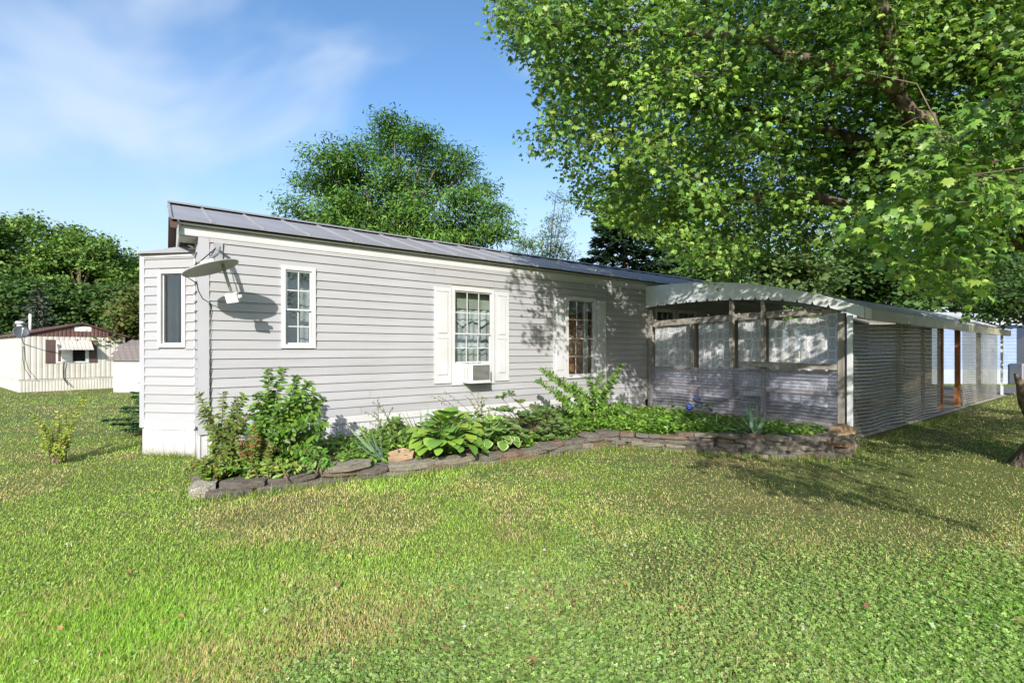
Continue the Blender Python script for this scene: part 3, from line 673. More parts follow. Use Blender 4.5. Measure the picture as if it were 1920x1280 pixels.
# posts on the front line
def post(x, s, z1, a=.045, b=.045, m='wood', name='post', z0=.0): MB().box((x-a, -s-b, z0), (x+a, -s+b, z1)).obj(name, M[m], cp)
post(.055, .075, 2.45, .04, .035); post(.055, 1.20, 2.13, .04, .032); post(.055, 2.12, 2.50, .04, .036); post(.055, 2.76, 2.45, .04, .032); post(.05, 4.10, 2.13, .05, .05)
post(.0, 4.235, 2.08, .022, .038, 'alu', 'metal_post', -.03)
for xx in (5.72, 7.33): post(xx, 4.20, 2.10, .055, .05, 'wood_red')
post(9.6, 4.22, 2.08, .045, .045); post(2.6, 4.22, 2.08, .045, .045, 'wood'); post(4.2, 4.22, 2.08, .03, .03, 'wood_red')
post(CL-.2, 4.28, 2.05, .03, .03, 'alu', 'metal_post', -.1)
# beams, rails, shelf
MB().hexa([(.102,-4.05,2.14),(.14,-4.05,2.14),(.14,-.12,2.05),(.102,-.12,2.05),(.102,-4.05,2.27),(.14,-4.05,2.27),(.14,-.12,2.18),(.102,-.12,2.18)]).obj('beam', M['wood_h'], cp)
MB().box((.102, -4.04, .68), (.14, -.12, .765)).obj('rail', M['wood_h'], cp)
MB().box((.102, -4.04, .13), (.14, -.12, .22)).obj('rail', M['wood_h'], cp)
MB().box((.102, -4.04, 1.04), (.14, -.12, 1.10)).obj('rail', M['wood_h'], cp)
MB().hexa([(-.14,-4.04,1.15),(.008,-4.04,1.15),(.008,-2.42,1.17),(-.14,-2.42,1.17),(-.14,-4.04,1.215),(.008,-4.04,1.245),(.008,-2.42,1.265),(-.14,-2.42,1.235)]).obj('shelf_board', M['wood_h'], cp)
# corrugated sheets (ribs run horizontally)
def corr(name, x0, x1, y, z0, z1, m, axis, pitch=.052, amp=.008, bulge=.0, seed=0):
    n = int((z1 - z0) / pitch * 6); k = 14; vs = []; rs = np.random.default_rng(seed)
    ph = rs.uniform(0, 6, 6)
    for j in range(k+1):
        f = j / k; x = x0 + (x1 - x0) * f
        wv_ = bulge * (math.sin(f*5.1+ph[0]) + .6*math.sin(f*11.3+ph[1]))
        for i in range(n+1):
            z = z0 + (z1 - z0) * i / n; sag = -.012*math.sin(f*math.pi*3+ph[2])*(1 - i/n)
            d = amp * math.sin(2*math.pi*(z - z0)/pitch) + wv_*(1 - .5*i/n)
            vs.append((x, y + d, z + sag) if axis == 'x' else (y + d, x, z + sag))
    fs = [(j*(n+1)+i, (j+1)*(n+1)+i, (j+1)*(n+1)+i+1, j*(n+1)+i+1) for j in range(k) for i in range(n)]
    return MB().add(vs, fs, True).obj(name, m, cp)
corr('corrugated_sheet', -.12, -2.12, -.022, .14, 1.10, M['clear'], 'y', .064, .018, .004, 1)
corr('corrugated_sheet', -2.10, -4.05, -.026, .14, 1.125, M['clear'], 'y', .064, .018, .004, 2)
corr('corrugated_sheet', .03, 2.7, -4.285, .02, 2.05, M['clear_old'], 'x', .064, .011, .012, 3)
corr('corrugated_sheet', 2.66, 5.30, -4.29, .03, 2.05, M['clear_old'], 'x', .064, .011, .014, 4)
corr('corrugated_sheet', 7.28, 9.65, -4.285, .02, 2.04, M['clear_old'], 'x', .064, .011, .014, 5)
corr('corrugated_sheet', 9.6, 11.85, -4.29, .02, 2.04, M['clear_old'], 'x', .064, .011, .014, 6)
MB().box((.15, -4.34, -.12), (CL, -.02, .03)).obj('slab', M['concrete'], cp)
zz_ = .05
while zz_ < 2.3:
    MB().box((CL-.30, -2.55, zz_), (CL-.27, -.1, zz_+.142)).obj('added_end_board', M['wood_h'], cp); zz_ += .15  # boards added to block the bright far end behind the clear sheets
# patterned sheer panels
def sheer_mat(name, k):
    m = bpy.data.materials.new(name); m.use_nodes = True; nt = m.node_tree; nt.nodes.remove(nt.nodes['Principled BSDF']); o = nt.nodes['Material Output']
    tc = N(nt, 'ShaderNodeTexCoord'); sp = N(nt, 'ShaderNodeSeparateXYZ'); L(nt, tc.outputs['Object'], sp.inputs[0])
    def mt(op, a, b=None, c=None):
        n = N(nt, 'ShaderNodeMath', operation=op)
        for i, q in enumerate((a, b, c)):
            if q is None: continue
            if isinstance(q, (int, float)): n.inputs[i].default_value = q
            else: L(nt, q, n.inputs[i])
        return n.outputs[0]
    yy = mt('DIVIDE', sp.outputs['Y'], .30); zz = mt('DIVIDE', sp.outputs['Z'], .40)
    def ring(du, dv, r):
        a = mt('ABSOLUTE', mt('SUBTRACT', mt('FRACT', mt('ADD', yy, du)), .5)); b = mt('ABSOLUTE', mt('SUBTRACT', mt('FRACT', mt('ADD', zz, dv)), .5))
        oc = mt('MAXIMUM', mt('MAXIMUM', a, b), mt('MULTIPLY', mt('ADD', a, b), .69))
        return mt('LESS_THAN', mt('ABSOLUTE', mt('SUBTRACT', oc, r)), 0.020)
    def diam(du, dv, r):
        a = mt('ABSOLUTE', mt('SUBTRACT', mt('FRACT', mt('ADD', yy, du)), .5)); b = mt('ABSOLUTE', mt('SUBTRACT', mt('FRACT', mt('ADD', zz, dv)), .5))
        return mt('LESS_THAN', mt('ABSOLUTE', mt('SUBTRACT', mt('ADD', a, b), r)), .018)
    pat = mt('MAXIMUM', mt('MAXIMUM', ring(0, 0, .30), ring(.5, .5, .30)), diam(.0, .5, .42))
    d = N(nt, 'ShaderNodeBsdfDiffuse'); d.inputs['Color'].default_value = (.80, .80, .80, 1)
    cm = N(nt, 'ShaderNodeMix', data_type='RGBA'); cm.inputs['A'].default_value = (.70, .70, .70, 1); cm.inputs['B'].default_value = (.95, .95, .95, 1); L(nt, pat, cm.inputs['Factor']); L(nt, cm.outputs['Result'], d.inputs['Color'])
    t2 = N(nt, 'ShaderNodeBsdfTranslucent'); t2.inputs['Color'].default_value = (.7, .72, .7, 1)
    a2 = N(nt, 'ShaderNodeMixShader'); a2.inputs[0].default_value = .25; L(nt, d.outputs[0], a2.inputs[1]); L(nt, t2.outputs[0], a2.inputs[2])
    tr = N(nt, 'ShaderNodeBsdfTransparent')
    fac = mt('ADD', mt('MULTIPLY', pat, .34), k)
    ms = N(nt, 'ShaderNodeMixShader'); L(nt, fac, ms.inputs[0]); L(nt, tr.outputs[0], ms.inputs[1]); L(nt, a2.outputs[0], ms.inputs[2])
    L(nt, ms.outputs[0], o.inputs['Surface']); return m
M['sheer'] = sheer_mat('patterned_sheer', .70)
names = ['patterned sheer panel nearest the house wall under the scalloped awning', 'patterned sheer panel between the two left wooden posts of the carport',
         'narrow patterned sheer panel between the two tall middle carport posts', 'patterned sheer panel sagging beside the second tall carport post',
         'rightmost patterned sheer panel above the carport shelf board']
for k, (a, b) in enumerate([(.14, 1.13), (1.29, 2.06), (2.19, 2.72), (2.81, 3.44), (3.40, 4.02)]):
    nx_, nz_ = 24, 16; vs = []
    zt0 = 2.06 + .09*(a/4); zt1 = 2.06 + .09*(b/4)
    for j in range(nx_+1):
        f = j/nx_; s = a + (b-a)*f; fold = .018*math.sin(f*2*math.pi*(2 + k % 2)+k) + (.03*math.exp(-((f-.5)/.05)**2) if k in (0,) else 0)
        zt = zt0 + (zt1-zt0)*f - .05*math.sin(f*math.pi)*(1.6 if k == 3 else .5)
        for i in range(nz_+1):
            g = i/nz_; vs.append(CP + D1*(.17 + fold*(.4+g)) + D2*(-s) + Vector((0, 0, zt - g*(zt - .52 + .06*math.sin(k*2.1)))))
    fs = [(j*(nz_+1)+i, j*(nz_+1)+i+1, (j+1)*(nz_+1)+i+1, (j+1)*(nz_+1)+i) for j in range(nx_) for i in range(nz_)]
    o = MB().add([Vector((D1.dot(v-CP), D2.dot(v-CP), v.z)) for v in vs], fs, True).obj('sheer_curtain', M['sheer'])
    o.location = CP; o.rotation_euler = (0, 0, TH); tag(o, names[k], 'curtain', 'patterned sheer panels under the awning')
# string lights
M['bulb'] = mat('clear_bulb', (.85, .82, .75), None, 5, .2)
sl_ = thing('string_lights', 'string of small clear bulbs draped along the carport beam', 'string lights', CP, TH)
pts = []
for k in range(61):
    s = 1.5 + 2.55*k/60; pts.append((.085, -s, 2.29 - .10*abs(math.sin(k/60*math.pi*4)) + .02*s/4))
pts += [(.09, -4.02, 2.2 - .1*j) for j in range(1, 9)]
MB().tube(pts, .004, 5).obj('wire', M['cable'], sl_)
bm_ = MB().lathe([(.001,-.012),(.009,-.006),(.010,.003),(.004,.013),(.001,.014)], 8).mesh('bulb', M['bulb'])
for k in range(2, len(pts), 4): link('bulb', bm_, None, sl_, (pts[k][0]-.012, pts[k][1], pts[k][2]-.014))
# boards stacked inside the opening of the carport
stk = [('top board of the low stack inside the carport opening', .17), ('middle board of the low stack inside the carport opening', .11), ('bottom board of the low stack inside the carport opening', .052)]
for lab, z in stk:
    p = MB().box((-1.3, -.5, 0), (1.3, .5, .045)).obj('board', M['wood_h']); p.location = CP + D1*6.6 + D2*(-2.9) + Vector((0, 0, z)); p.rotation_euler = (0, 0, TH + .02*z*10); tag(p, lab, 'board', 'boards stacked inside the carport')

# ------------------------------------------------------------------ dry stone edging
sw = thing('stone_wall', 'low dry stacked fieldstone wall edging the raised flower bed', 'stone wall')
def stone_mesh(seed, m):
    r = random.Random(seed); n = r.choice([7, 8, 9]); mb = MB(); rings = []
    ang = sorted(r.uniform(0, 2*math.pi) for _ in range(n)); ang = [2*math.pi*k/n + r.uniform(-.25, .25) for k in range(n)]
    rad = [r.uniform(.86, 1.08) for _ in range(n)]
    def ring(sc, z, j): return [(max(-.5, min(.5, .60*rad[k]*math.cos(ang[k])*sc)) + r.uniform(-j, j), max(-.5, min(.5, .60*rad[k]*math.sin(ang[k])*sc)) + r.uniform(-j, j), z + r.uniform(-j, j)) for k in range(n)]
    vs = ring(.90, 0, .03) + ring(1.0, .22, .025) + ring(1.0, .78, .025) + ring(.90, 1, .05)
    fs = [(q*n+k, q*n+(k+1) % n, (q+1)*n+(k+1) % n, (q+1)*n+k) for q in range(3) for k in range(n)] + [tuple(range(n-1, -1, -1)), tuple(range(3*n, 4*n))]
    return mb.add(vs, fs).mesh('stone', m)
SM = [[stone_mesh(10*i + j, M['stone%d' % i]) for j in range(4)] for i in range(5)]
r = random.Random(11)
seg = [0.0]
for a, b in zip(WALL[:-1], WALL[1:]): seg.append(seg[-1] + math.dist(a, b))
def wall_at(d):
    x = np.interp(d, seg, [p[0] for p in WALL]); y = np.interp(d, seg, [p[1] for p in WALL]); e = .08
    x2 = np.interp(min(d+e, seg[-1]), seg, [p[0] for p in WALL]); y2 = np.interp(min(d+e, seg[-1]), seg, [p[1] for p in WALL])
    x1 = np.interp(max(d-e, 0), seg, [p[0] for p in WALL]); y1 = np.interp(max(d-e, 0), seg, [p[1] for p in WALL])
    return float(x), float(y), math.atan2(y2-y1, x2-x1), float(np.interp(d, seg, WALLH))
TOT = seg[-1]
zmap = {}
for course in range(5):
    d = .30 + (course % 2) * .13
    while d < TOT - .05:
        left = d < 4.2
        ln = r.uniform(.30, .62) if left else (r.uniform(.16, .42) if course else r.uniform(.14, .36))
        x, y, an, hh = wall_at(d + ln/2); th = (.072 if left else .060) * r.uniform(.8, 1.2)
        z = zmap.get(round(d, 1), None)
        base = course * (.072 if left else .060) - .02
        if base + th > hh + .035: d += ln; continue
        topc = base + 2.0*th > hh + .035
        m = SM[r.choices([0, 1, 2, 3, 4], [.38, .15, .22, .21, .04])[0]][r.randrange(4)]
        off_ = r.uniform(-.025, .025) - (.03 if course == 0 else 0) + (.01*course)
        dep = r.uniform(.22, .32) * (1.1 if topc else 1)
        o = link('stone', m, None, sw, (x - math.sin(an)*(off_ + .02), y + math.cos(an)*(off_ + .02), base + float(gz(x, y))),
                 (r.uniform(-.05, .05), r.uniform(-.05, .05), an + r.uniform(-.10, .10)), (ln*1.04, dep, th*1.02))
        d += ln * r.uniform(.97, 1.01)
# limewashed block at the left end, stones at the right end
o = link('stone', stone_mesh(77, M['lime']), None, sw, (-3.17, 4.90, -.03), (.08, -.06, .75), (.25, .27, .165)); o['label'] = 'cream limewashed end stone'
link('stone', SM[3][1], None, sw, (-3.30, 5.22, -.02), (0, .03, 1.5), (.36, .24, .17))
for (x, y, z, ln, dp, th, an, m) in [(4.55,6.70,.0,.5,.3,.07,.5,0),(4.75,6.86,.06,.45,.3,.07,.65,1),(4.85,7.0,.13,.42,.3,.06,.6,0),(5.05,7.22,.0,.4,.3,.1,.8,2),(5.2,7.42,-.02,.3,.26,.14,.9,2),(4.65,6.8,.13,.4,.3,.06,.6,4),(5.0,7.2,.1,.35,.28,.08,.7,2)]:
    link('stone', SM[m][r.randrange(4)], None, sw, (x, y, z), (0, r.uniform(-.06,.06), an), (ln, dp, th))
# loose flags
fl = MB(); fl.poly([(-.16,-.05,0),(.13,-.07,0),(.17,.03,.0),(.05,.13,0),(-.15,.10,0)], (0, 0, .045))
o = fl.obj('flagstone', M['stone_tan']); p = U(752, 858, 5.9); o.location = (p.x, p.y, .165); o.rotation_euler = (.42, -.12, .35); tag(o, 'flat orange tan flagstone leaning beside the big plain hosta', 'stone')
fl = MB(); fl.poly([(-.30,0,0),(.22,0,.0),(.30,0,.10),(.24,0,.13),(.02,0,.20),(-.03,0,.18)], (0, .12, 0))
o = fl.obj('flagstone', M['stone_tan']); o.location = (4.98, 7.15, .19); o.rotation_euler = (-.1, 0, .35); tag(o, 'tilted tan flagstone at the carport end of the stone wall', 'stone')
# ------------------------------------------------------------------ plants of the bed
def bend(p0, p1, sag, n=8):
    p0, p1 = Vector(p0), Vector(p1); return [p0.lerp(p1, k/n) + Vector((0, 0, sag*math.sin(math.pi*k/n))) for k in range(n+1)]
def shrub(name, label, base, stems, cols, leaf=.075, per=26, spread=.05, tmpl=T_OV, cat='shrub', mat_=None, start=.25, droop=.35, w=None, smat='twig', leafname='foliage', jit=.2, group=None):
    """stems: list of tip points; leaves in pairs along each stem"""
    b = Vector(base); t = thing(name, label, cat, b, group=group); P = []; A = []; UPs = []; S = []
    st = MB()
    for tip in stems:
        tip = Vector(tip); foot = b + Vector((random.uniform(-spread, spread), random.uniform(-spread, spread), -.03))
        pts = [foot.lerp(tip, k/8) + Vector((0, 0, .12*(tip-foot).length*math.sin(math.pi*k/8)*.6)) for k in range(9)]
        st.tube([p - b for p in pts], [.007*(1-.75*k/8) + .0015 for k in range(9)], 5)
        n = max(4, int(per * (tip-foot).length))
        for k in range(n):
            f = start + (1-start) * (k + random.random()*.6) / n; f = min(f, .999); i = int(f*8); g = f*8 - i
            p = pts[i].lerp(pts[min(i+1, 8)], g); ax = (pts[min(i+1, 8)] - pts[i]).normalized()
            th = k*2.4 + random.uniform(-.5, .5); side = ax.orthogonal().normalized(); side = Matrix.Rotation(th, 3, ax) @ side
            d = side*.9 + ax*.45 + Vector((0, 0, -droop*random.uniform(.3, 1.4)))
            P.append(p); A.append(d); UPs.append(Vector((random.uniform(-.6,.6), random.uniform(-1.3,-.2), .75))); S.append(leaf*random.uniform(.6, 1.2)*(1.15-.45*f))
    st.obj('stem', M[smat], t)
    n = len(P); P = np.array(P); 
    scatter(leafname, mat_ or M['leaf'], tmpl, P, np.array(A), np.array(UPs), np.array(S), rand_col(n, cols, jit, w), t, b)
    return t
def tips(cx, cy, lst): return [Vector((cx + x, cy + y, z)) for x, y, z in lst]
rr = random.Random(3)
def dome_tips(c, rx, ry, zlo, zhi, n, rs):
    o = []
    for k in range(n):
        a = rs.uniform(0, 2*math.pi); q = math.sqrt(rs.random()); o.append(Vector((c[0]+rx*q*math.cos(a), c[1]+ry*q*math.sin(a), zlo + (zhi-zlo)*(1-.75*q*q)*rs.uniform(.75, 1))))
    return o
G1 = [(.11,.22,.03), (.14,.26,.035), (.18,.31,.045), (.08,.16,.028)]
GY = [(.20,.25,.035), (.15,.22,.03), (.11,.18,.03), (.26,.24,.05)]
# big leafy shrub at the left end of the bed
b = U(512, 865, 5.75); b.z = .14
st = [U(505, 690, 5.8), U(532, 690, 5.9), U(557, 703, 5.8), U(590, 735, 5.7), U(598, 770, 5.65), U(480, 735, 5.7), U(565, 735, 5.6), U(540, 745, 5.55), U(520, 760, 5.5), U(600, 810, 5.6), U(575, 790, 5.45), U(495, 780, 5.5), U(545, 800, 5.4), U(510, 810, 5.4), U(612, 790, 5.6), U(605, 745, 5.8), U(470, 760, 5.6), U(580, 715, 5.8), U(470, 800, 5.5), U(585, 840, 5.4), U(530, 780, 5.75), U(560, 770, 5.75), U(505, 745, 5.8)]
shrub('leafy_shrub', 'tall leafy green shrub against the siding at the left end of the bed', b, st, G1, .12, 74, .14)
b = U(420, 880, 5.55); b.z = .12
st = [U(372, 738, 5.7), U(385, 770, 5.6), U(419, 735, 5.75), U(445, 745, 5.7), U(460, 740, 5.6), U(400, 800, 5.5), U(430, 790, 5.5), U(455, 790, 5.45), U(395, 840, 5.4), U(475, 820, 5.4), U(440, 815, 5.35), U(372, 770, 5.6), U(465, 775, 5.6)]
shrub('arching_shrub', 'thin arching shrub with small olive leaves before the corner post', b, st, [(.13,.18,.035),(.17,.20,.045),(.11,.18,.03),(.17,.25,.04)], .095, 70, .16)
b = U(478, 880, 5.35); b.z = .14
st = dome_tips(b, .22, .15, .3, .68, 14, rr)
shrub('red_tipped_shrub', 'small shrub with reddish stems and tips beside the arching shrub', b, st, [(.17,.23,.04),(.15,.22,.04),(.30,.11,.045),(.14,.22,.035)], .06, 110, .12)
b = U(400, 905, 5.1); b.z = .12
shrub('low_azalea', 'low yellowish azalea mound behind the limewashed end stone', b, dome_tips(b, .30, .2, .2, .40, 22, rr), GY, .06, 90, .12)
b = U(510, 895, 5.12); b.z = .14
shrub('pachysandra', 'bright lime whorled leaf plant spilling over the stone wall', b, dome_tips(b, .38, .12, .18, .33, 16, rr), [(.24,.36,.05),(.18,.31,.04),(.30,.36,.07)], .085, 60, .22, T_OB, cat='plant')
b = U(592, 880, 5.35); b.z = .15
shrub('wild_vine', 'leafy green weed below the big shrub near the wall', b, dome_tips(b, .22, .15, .2, .42, 12, rr), [(.10,.24,.03),(.13,.28,.04)], .08, 50, .1, cat='plant')
# shrub by the second shuttered window
b = U(1120, 790, 8.4); b.z = .2
st = [U(1012, 690, 8.3), U(1005, 712, 8.35), U(1025, 700, 8.3), U(1165, 682, 8.5), U(1150, 705, 8.4), U(1100, 705, 8.4), U(1075, 720, 8.3), U(1130, 700, 8.6), U(1110, 730, 8.2), U(1140, 730, 8.2), U(1165, 755, 8.3), U(1085, 745, 8.2), U(1060, 755, 8.2), U(1120, 755, 8.1), U(1150, 765, 8.1), U(1180, 765, 8.4), U(1095, 770, 8.1), U(1130, 775, 8.0), U(1045, 740, 8.3)]
shrub('tall_leafy_shrub', 'tall arching leafy shrub below the dappled window', b, st, G1, .12, 56, .28)
# rhododendron: whorls of long leaves
def rhodo():
    b = U(998, 815, 7.3); b.z = .18
    t = thing('rhododendron', 'dark glossy rhododendron between the variegated hosta and the tall shrub', 'shrub', b)
    heads = [U(940, 745, 7.5), U(955, 740, 7.5), U(975, 755, 7.4), U(950, 770, 7.3), U(935, 790, 7.3)]
    rs = random.Random(5)
    for k in range(85): 
        a = rs.uniform(930, 1060); c = rs.uniform(765 if a < 1040 else 780, 832); heads.append(U(a, c, rs.uniform(6.95, 7.5)))
    st = MB(); P = []; A = []; Up = []; S = []
    for h in heads:
        st.tube([p - b for p in bend(b + Vector((rs.uniform(-.2,.2), 0, 0)), h, .05, 4)], [.01, .008, .006, .005, .003], 5)
        n = rs.choice([7, 8, 9])
        for k in range(n):
            an = 2*math.pi*k/n + rs.random(); P.append(h); A.append((math.cos(an), math.sin(an), rs.uniform(-.1, .7))); Up.append((0, -.7, .8)); S.append(rs.uniform(.09, .14))
    st.obj('stem', M['twig'], t)
    P = np.array(P); n = len(P)
    scatter('foliage', M['leaf'], T_OB, P, np.array(A), np.array(Up), np.array(S), rand_col(n, [(.075,.14,.04),(.10,.18,.045),(.13,.20,.06),(.14,.17,.065)], .2), t, b)
rhodo()
# hostas: every leaf its own piece
def hosta_leaf(edge=None):
    mb = MB(); prof = [(0,.05),(.12,.10),(.3,.34),(.55,.40),(.78,.28),(.93,.12),(1,.0)]
    vs = []; 
    for f, wv_ in prof:
        z = .10*math.sin(f*math.pi*.9) - .16*f*f
        for g in (-1, -.72, 0, .72, 1): vs.append((wv_*g, f, z + (.05*abs(g)*wv_/.4)))
    fs = [(i*5+j, i*5+j+1, (i+1)*5+j+1, (i+1)*5+j) for i in range(len(prof)-1) for j in range(4)]
    mb.add(vs, fs, True); return mb
def lmat(name, c, c2, sc=3): return mat(name, c, c2, sc, .45, .15, 12, .35)
M['hosta'] = lmat('hosta_leaf', (.26,.41,.055), (.19,.33,.045)); M['hosta_y'] = lmat('hosta_yellow', (.36,.46,.07), (.28,.39,.055)); M['hosta_b'] = lmat('hosta_green', (.16,.31,.06), (.12,.25,.045))
M['cream'] = lmat('hosta_cream_edge', (.55,.58,.30), (.46,.52,.22))
for k in ('hosta','hosta_y','hosta_b','cream'):
    nt_ = M[k].node_tree; bb = nt_.nodes['Principled BSDF']; oo = nt_.nodes['Material Output']; tr_ = N(nt_, 'ShaderNodeBsdfTranslucent'); tr_.inputs['Color'].default_value = (.25,.40,.04,1)
    ms_ = N(nt_, 'ShaderNodeMixShader'); ms_.inputs[0].default_value = .2; L(nt_, bb.outputs[0], ms_.inputs[1]); L(nt_, tr_.outputs[0], ms_.inputs[2]); L(nt_, ms_.outputs[0], oo.inputs['Surface'])
HL = [hosta_leaf().mesh('leaf', M[k]) for k in ('hosta', 'hosta_y', 'hosta_b')]
HV = hosta_leaf().mesh('leaf', M['hosta_b']); HV.materials.append(M['cream'])
for p in HV.polygons:
    if p.index % 4 in (0, 3): p.material_index = 1
def hosta(label, c, R, n, size, meshes, wts, seed, hgt=.34):
    t = thing('hosta', label, 'hosta', c); rs = random.Random(seed); stm = MB()
    for k in range(n):
        q = math.sqrt((k + .5)/n); an = k*2.399 + rs.uniform(-.3, .3); r0 = R*q*.78
        z = hgt*(1-.72*q*q) + rs.uniform(-.03, .05); p = Vector((r0*math.cos(an), r0*.85*math.sin(an), max(.05, z)))
        sz = size*rs.uniform(.75, 1.15)
        o = link('leaf', rs.choices(meshes, wts)[0], None, t, p, None, (sz*rs.uniform(1.0,1.3), sz, sz))
        tilt = math.radians(60*(1-q) - 28*q) + rs.uniform(-.2, .2)
        o.rotation_euler = Euler((tilt, rs.uniform(-.35, .35), an - math.pi/2), 'XYZ')
        stm.tube([(0.03*math.cos(an), .03*math.sin(an), 0), (p.x*.6, p.y*.6, p.z*.75), p], [.007, .006, .004], 5)
    stm.obj('stalk', M['hosta_b'], t); return t
c = U(836, 845, 6.25); c.z = .16
hosta('big hosta with broad plain lime green leaves on the stone wall', c, .54, 140, .18, HL, [.62, .12, .26], 4, .42)
c = U(925, 830, 6.75); c.z = .16
hosta('variegated hosta with cream edged leaves right of the plain hosta', c, .50, 105, .15, [HV], [1], 9, .30)
c = U(885, 805, 7.25); c.z = .17
hosta('smaller variegated hosta under the air conditioner behind the others', c, .35, 40, .13, [HV, HL[0]], [.8, .2], 19, .30)
# hosta flower stalks leaning over
def stalks(label, foot, tipsl, col, budcol, seed, name='flower_stalk'):
    b = Vector(foot); t = thing(name, label, 'plant', b); rs = random.Random(seed); m = MB(); P = []; A = []
    for tp in tipsl:
        f = b + Vector((rs.uniform(-.18, .18), rs.uniform(-.06, .06), 0)); pts = bend(f, tp, .06, 6)
        m.tube([p - b for p in pts], [.005, .0045, .004, .004, .0035, .003, .002], 5)
        for k in range(9):
            p = pts[4].lerp(pts[6], k/8); P.append(p); A.append((rs.uniform(-1, 1), rs.uniform(-1, .3), rs.uniform(-1, .2)))
    m.obj('stalk', M['twig'], t); n = len(P)
    bo = scatter('bud', M['leaf'], T_QUAD, np.array(P), np.array(A), np.tile((0, -.5, 1.), (n, 1)), .045, rand_col(n, [budcol, col], .2), t, b, .022); bo['kind'] = 'stuff'
stalks('thin leaning flower stalks under the air conditioner', U(905, 815, 7.4), [U(812,742,7.3), U(822,742,7.4), U(833,733,7.4), U(845,760,7.3), U(876,722,7.5), U(872,740,7.5), U(896,733,7.5), U(912,745,7.5), U(820,765,7.2), U(930,770,7.5)], (.13,.16,.06), (.35,.38,.28), 1)
stalks('thin flower stalks rising left of the big plain hosta', U(735, 835, 6.7), [U(700,752,6.6), U(708,745,6.7), U(716,760,6.7), U(736,762,6.8), U(684,770,6.6), U(702,770,6.6), U(692,790,6.6)], (.13,.16,.06), (.16,.2,.1), 2)
b = U(738, 840, 6.55); b.z = .15
shrub('leafy_perennial', 'leafy green perennial clump just left of the big plain hosta', b, dome_tips(b, .36, .2, .25, .62, 22, rr), [(.12,.22,.035),(.16,.27,.04),(.09,.17,.03)], .11, 34, .2, cat='plant')
b = U(905, 800, 7.5); b.z = .17
shrub('yellow_stemmed_plant', 'upright plant with yellow green leaves below the right shutter', b, [U(885,757,7.5), U(903,742,7.5), U(918,760,7.5), U(892,775,7.4), U(925,785,7.4), U(910,770,7.4)], [(.28,.32,.06),(.2,.27,.05)], .09, 26, .12, cat='plant')
# irises: each blade its own piece
def blade_mesh(m):
    mb = MB(); vs = []
    for k in range(7):
        f = k/6; wv_ = .5*(1 - f**3)*(.75+.5*f*(1-f)*2); vs += [(-wv_, 0, f), (0, .12, f), (wv_, 0, f)]
    fs = [(3*k+j, 3*k+j+1, 3*k+3+j+1, 3*k+3+j) for k in range(6) for j in range(2)]
    return mb.add(vs, fs, True).mesh('blade', m)
M['iris'] = lmat('iris_blade', (.17,.27,.13), (.12,.21,.09)); M['iris_y'] = lmat('iris_yellow', (.24,.30,.07), (.17,.24,.06)); M['iris_b'] = lmat('iris_blue', (.20,.30,.21), (.15,.24,.16))
BM = {k: blade_mesh(M[k]) for k in ('iris', 'iris_y', 'iris_b')}
def iris(label, base, list_, wd=.03, name='iris'):
    t = thing(name, label, 'plant', base)
    for tip, m in list_:
        d = Vector(tip) - base; ln = d.length; o = link('blade', BM[m], None, t)
        q = d.to_track_quat('Z', 'Y'); ro = q @ Euler((0, 0, random.uniform(-.6, .6))).to_quaternion(); o.rotation_mode = 'QUATERNION'; o.rotation_quaternion = ro
        o.scale = (wd*random.uniform(.8, 1.2), wd, ln); o.location = (random.uniform(-.03, .03), random.uniform(-.03, .03), -.01)
b = U(722, 872, 5.85); b.z = .13
iris('blue green iris fan on the wall left of the tan flagstone', b, [(U(652,795,5.9),'iris'), (U(658,815,5.8),'iris'), (U(672,792,6.0),'iris_y'), (U(683,800,6.0),'iris'), (U(668,830,5.7),'iris_b'), (U(690,820,5.8),'iris_b'), (U(680,845,5.6),'iris_b'), (U(700,810,5.9),'iris_b'), (U(690,868,5.6),'iris_b'), (U(715,815,5.9),'iris_b'), (U(710,835,5.7),'iris_b'), (U(684,872,5.6),'iris_b')], .05)
b = U(790, 815, 6.9); b.z = .17
iris('yellow green iris blades standing behind the big plain hosta', b, [(U(745,772,6.9),'iris_y'), (U(755,770,6.9),'iris_y'), (U(765,770,6.8),'iris'), (U(784,765,7.0),'iris'), (U(793,770,7.0),'iris'), (U(801,757,7.0),'iris'), (U(805,775,6.9),'iris_y'), (U(775,780,6.9),'iris')], .04)
b = U(1413, 822, 6.95); b.z = .27
iris('green iris fan growing from the top of the right stone wall', b, [(U(1404,752,7.2),'iris'), (U(1418,750,7.2),'iris'), (U(1424,768,7.1),'iris'), (U(1398,770,7.1),'iris'), (U(1410,762,7.0),'iris_b'), (U(1370,782,6.9),'iris'), (U(1385,778,6.9),'iris'), (U(1350,795,6.8),'iris_b'), (U(1362,790,6.9),'iris'), (U(1452,812,6.7),'iris_b'), (U(1470,822,6.6),'iris_b'), (U(1376,815,6.6),'iris_b'), (U(1390,800,6.7),'iris'), (U(1430,800,6.8),'iris_b'), (U(1395,756,7.2),'iris_b'), (U(1432,775,7.0),'iris'), (U(1380,795,6.8),'iris_b'), (U(1440,790,6.9),'iris'), (U(1402,790,6.8),'iris_b')], .07)
b = U(1345, 812, 7.6); b.z = .25
iris('arching grassy lily clump between the hydrangea and the iris', b, [(U(1300,778,7.7),'iris'), (U(1310,772,7.7),'iris'), (U(1325,785,7.6),'iris'), (U(1335,780,7.6),'iris'), (U(1368,795,7.4),'iris_y'), (U(1318,800,7.4),'iris'), (U(1360,785,7.5),'iris'), (U(1348,775,7.7),'iris')], .035, 'lily')
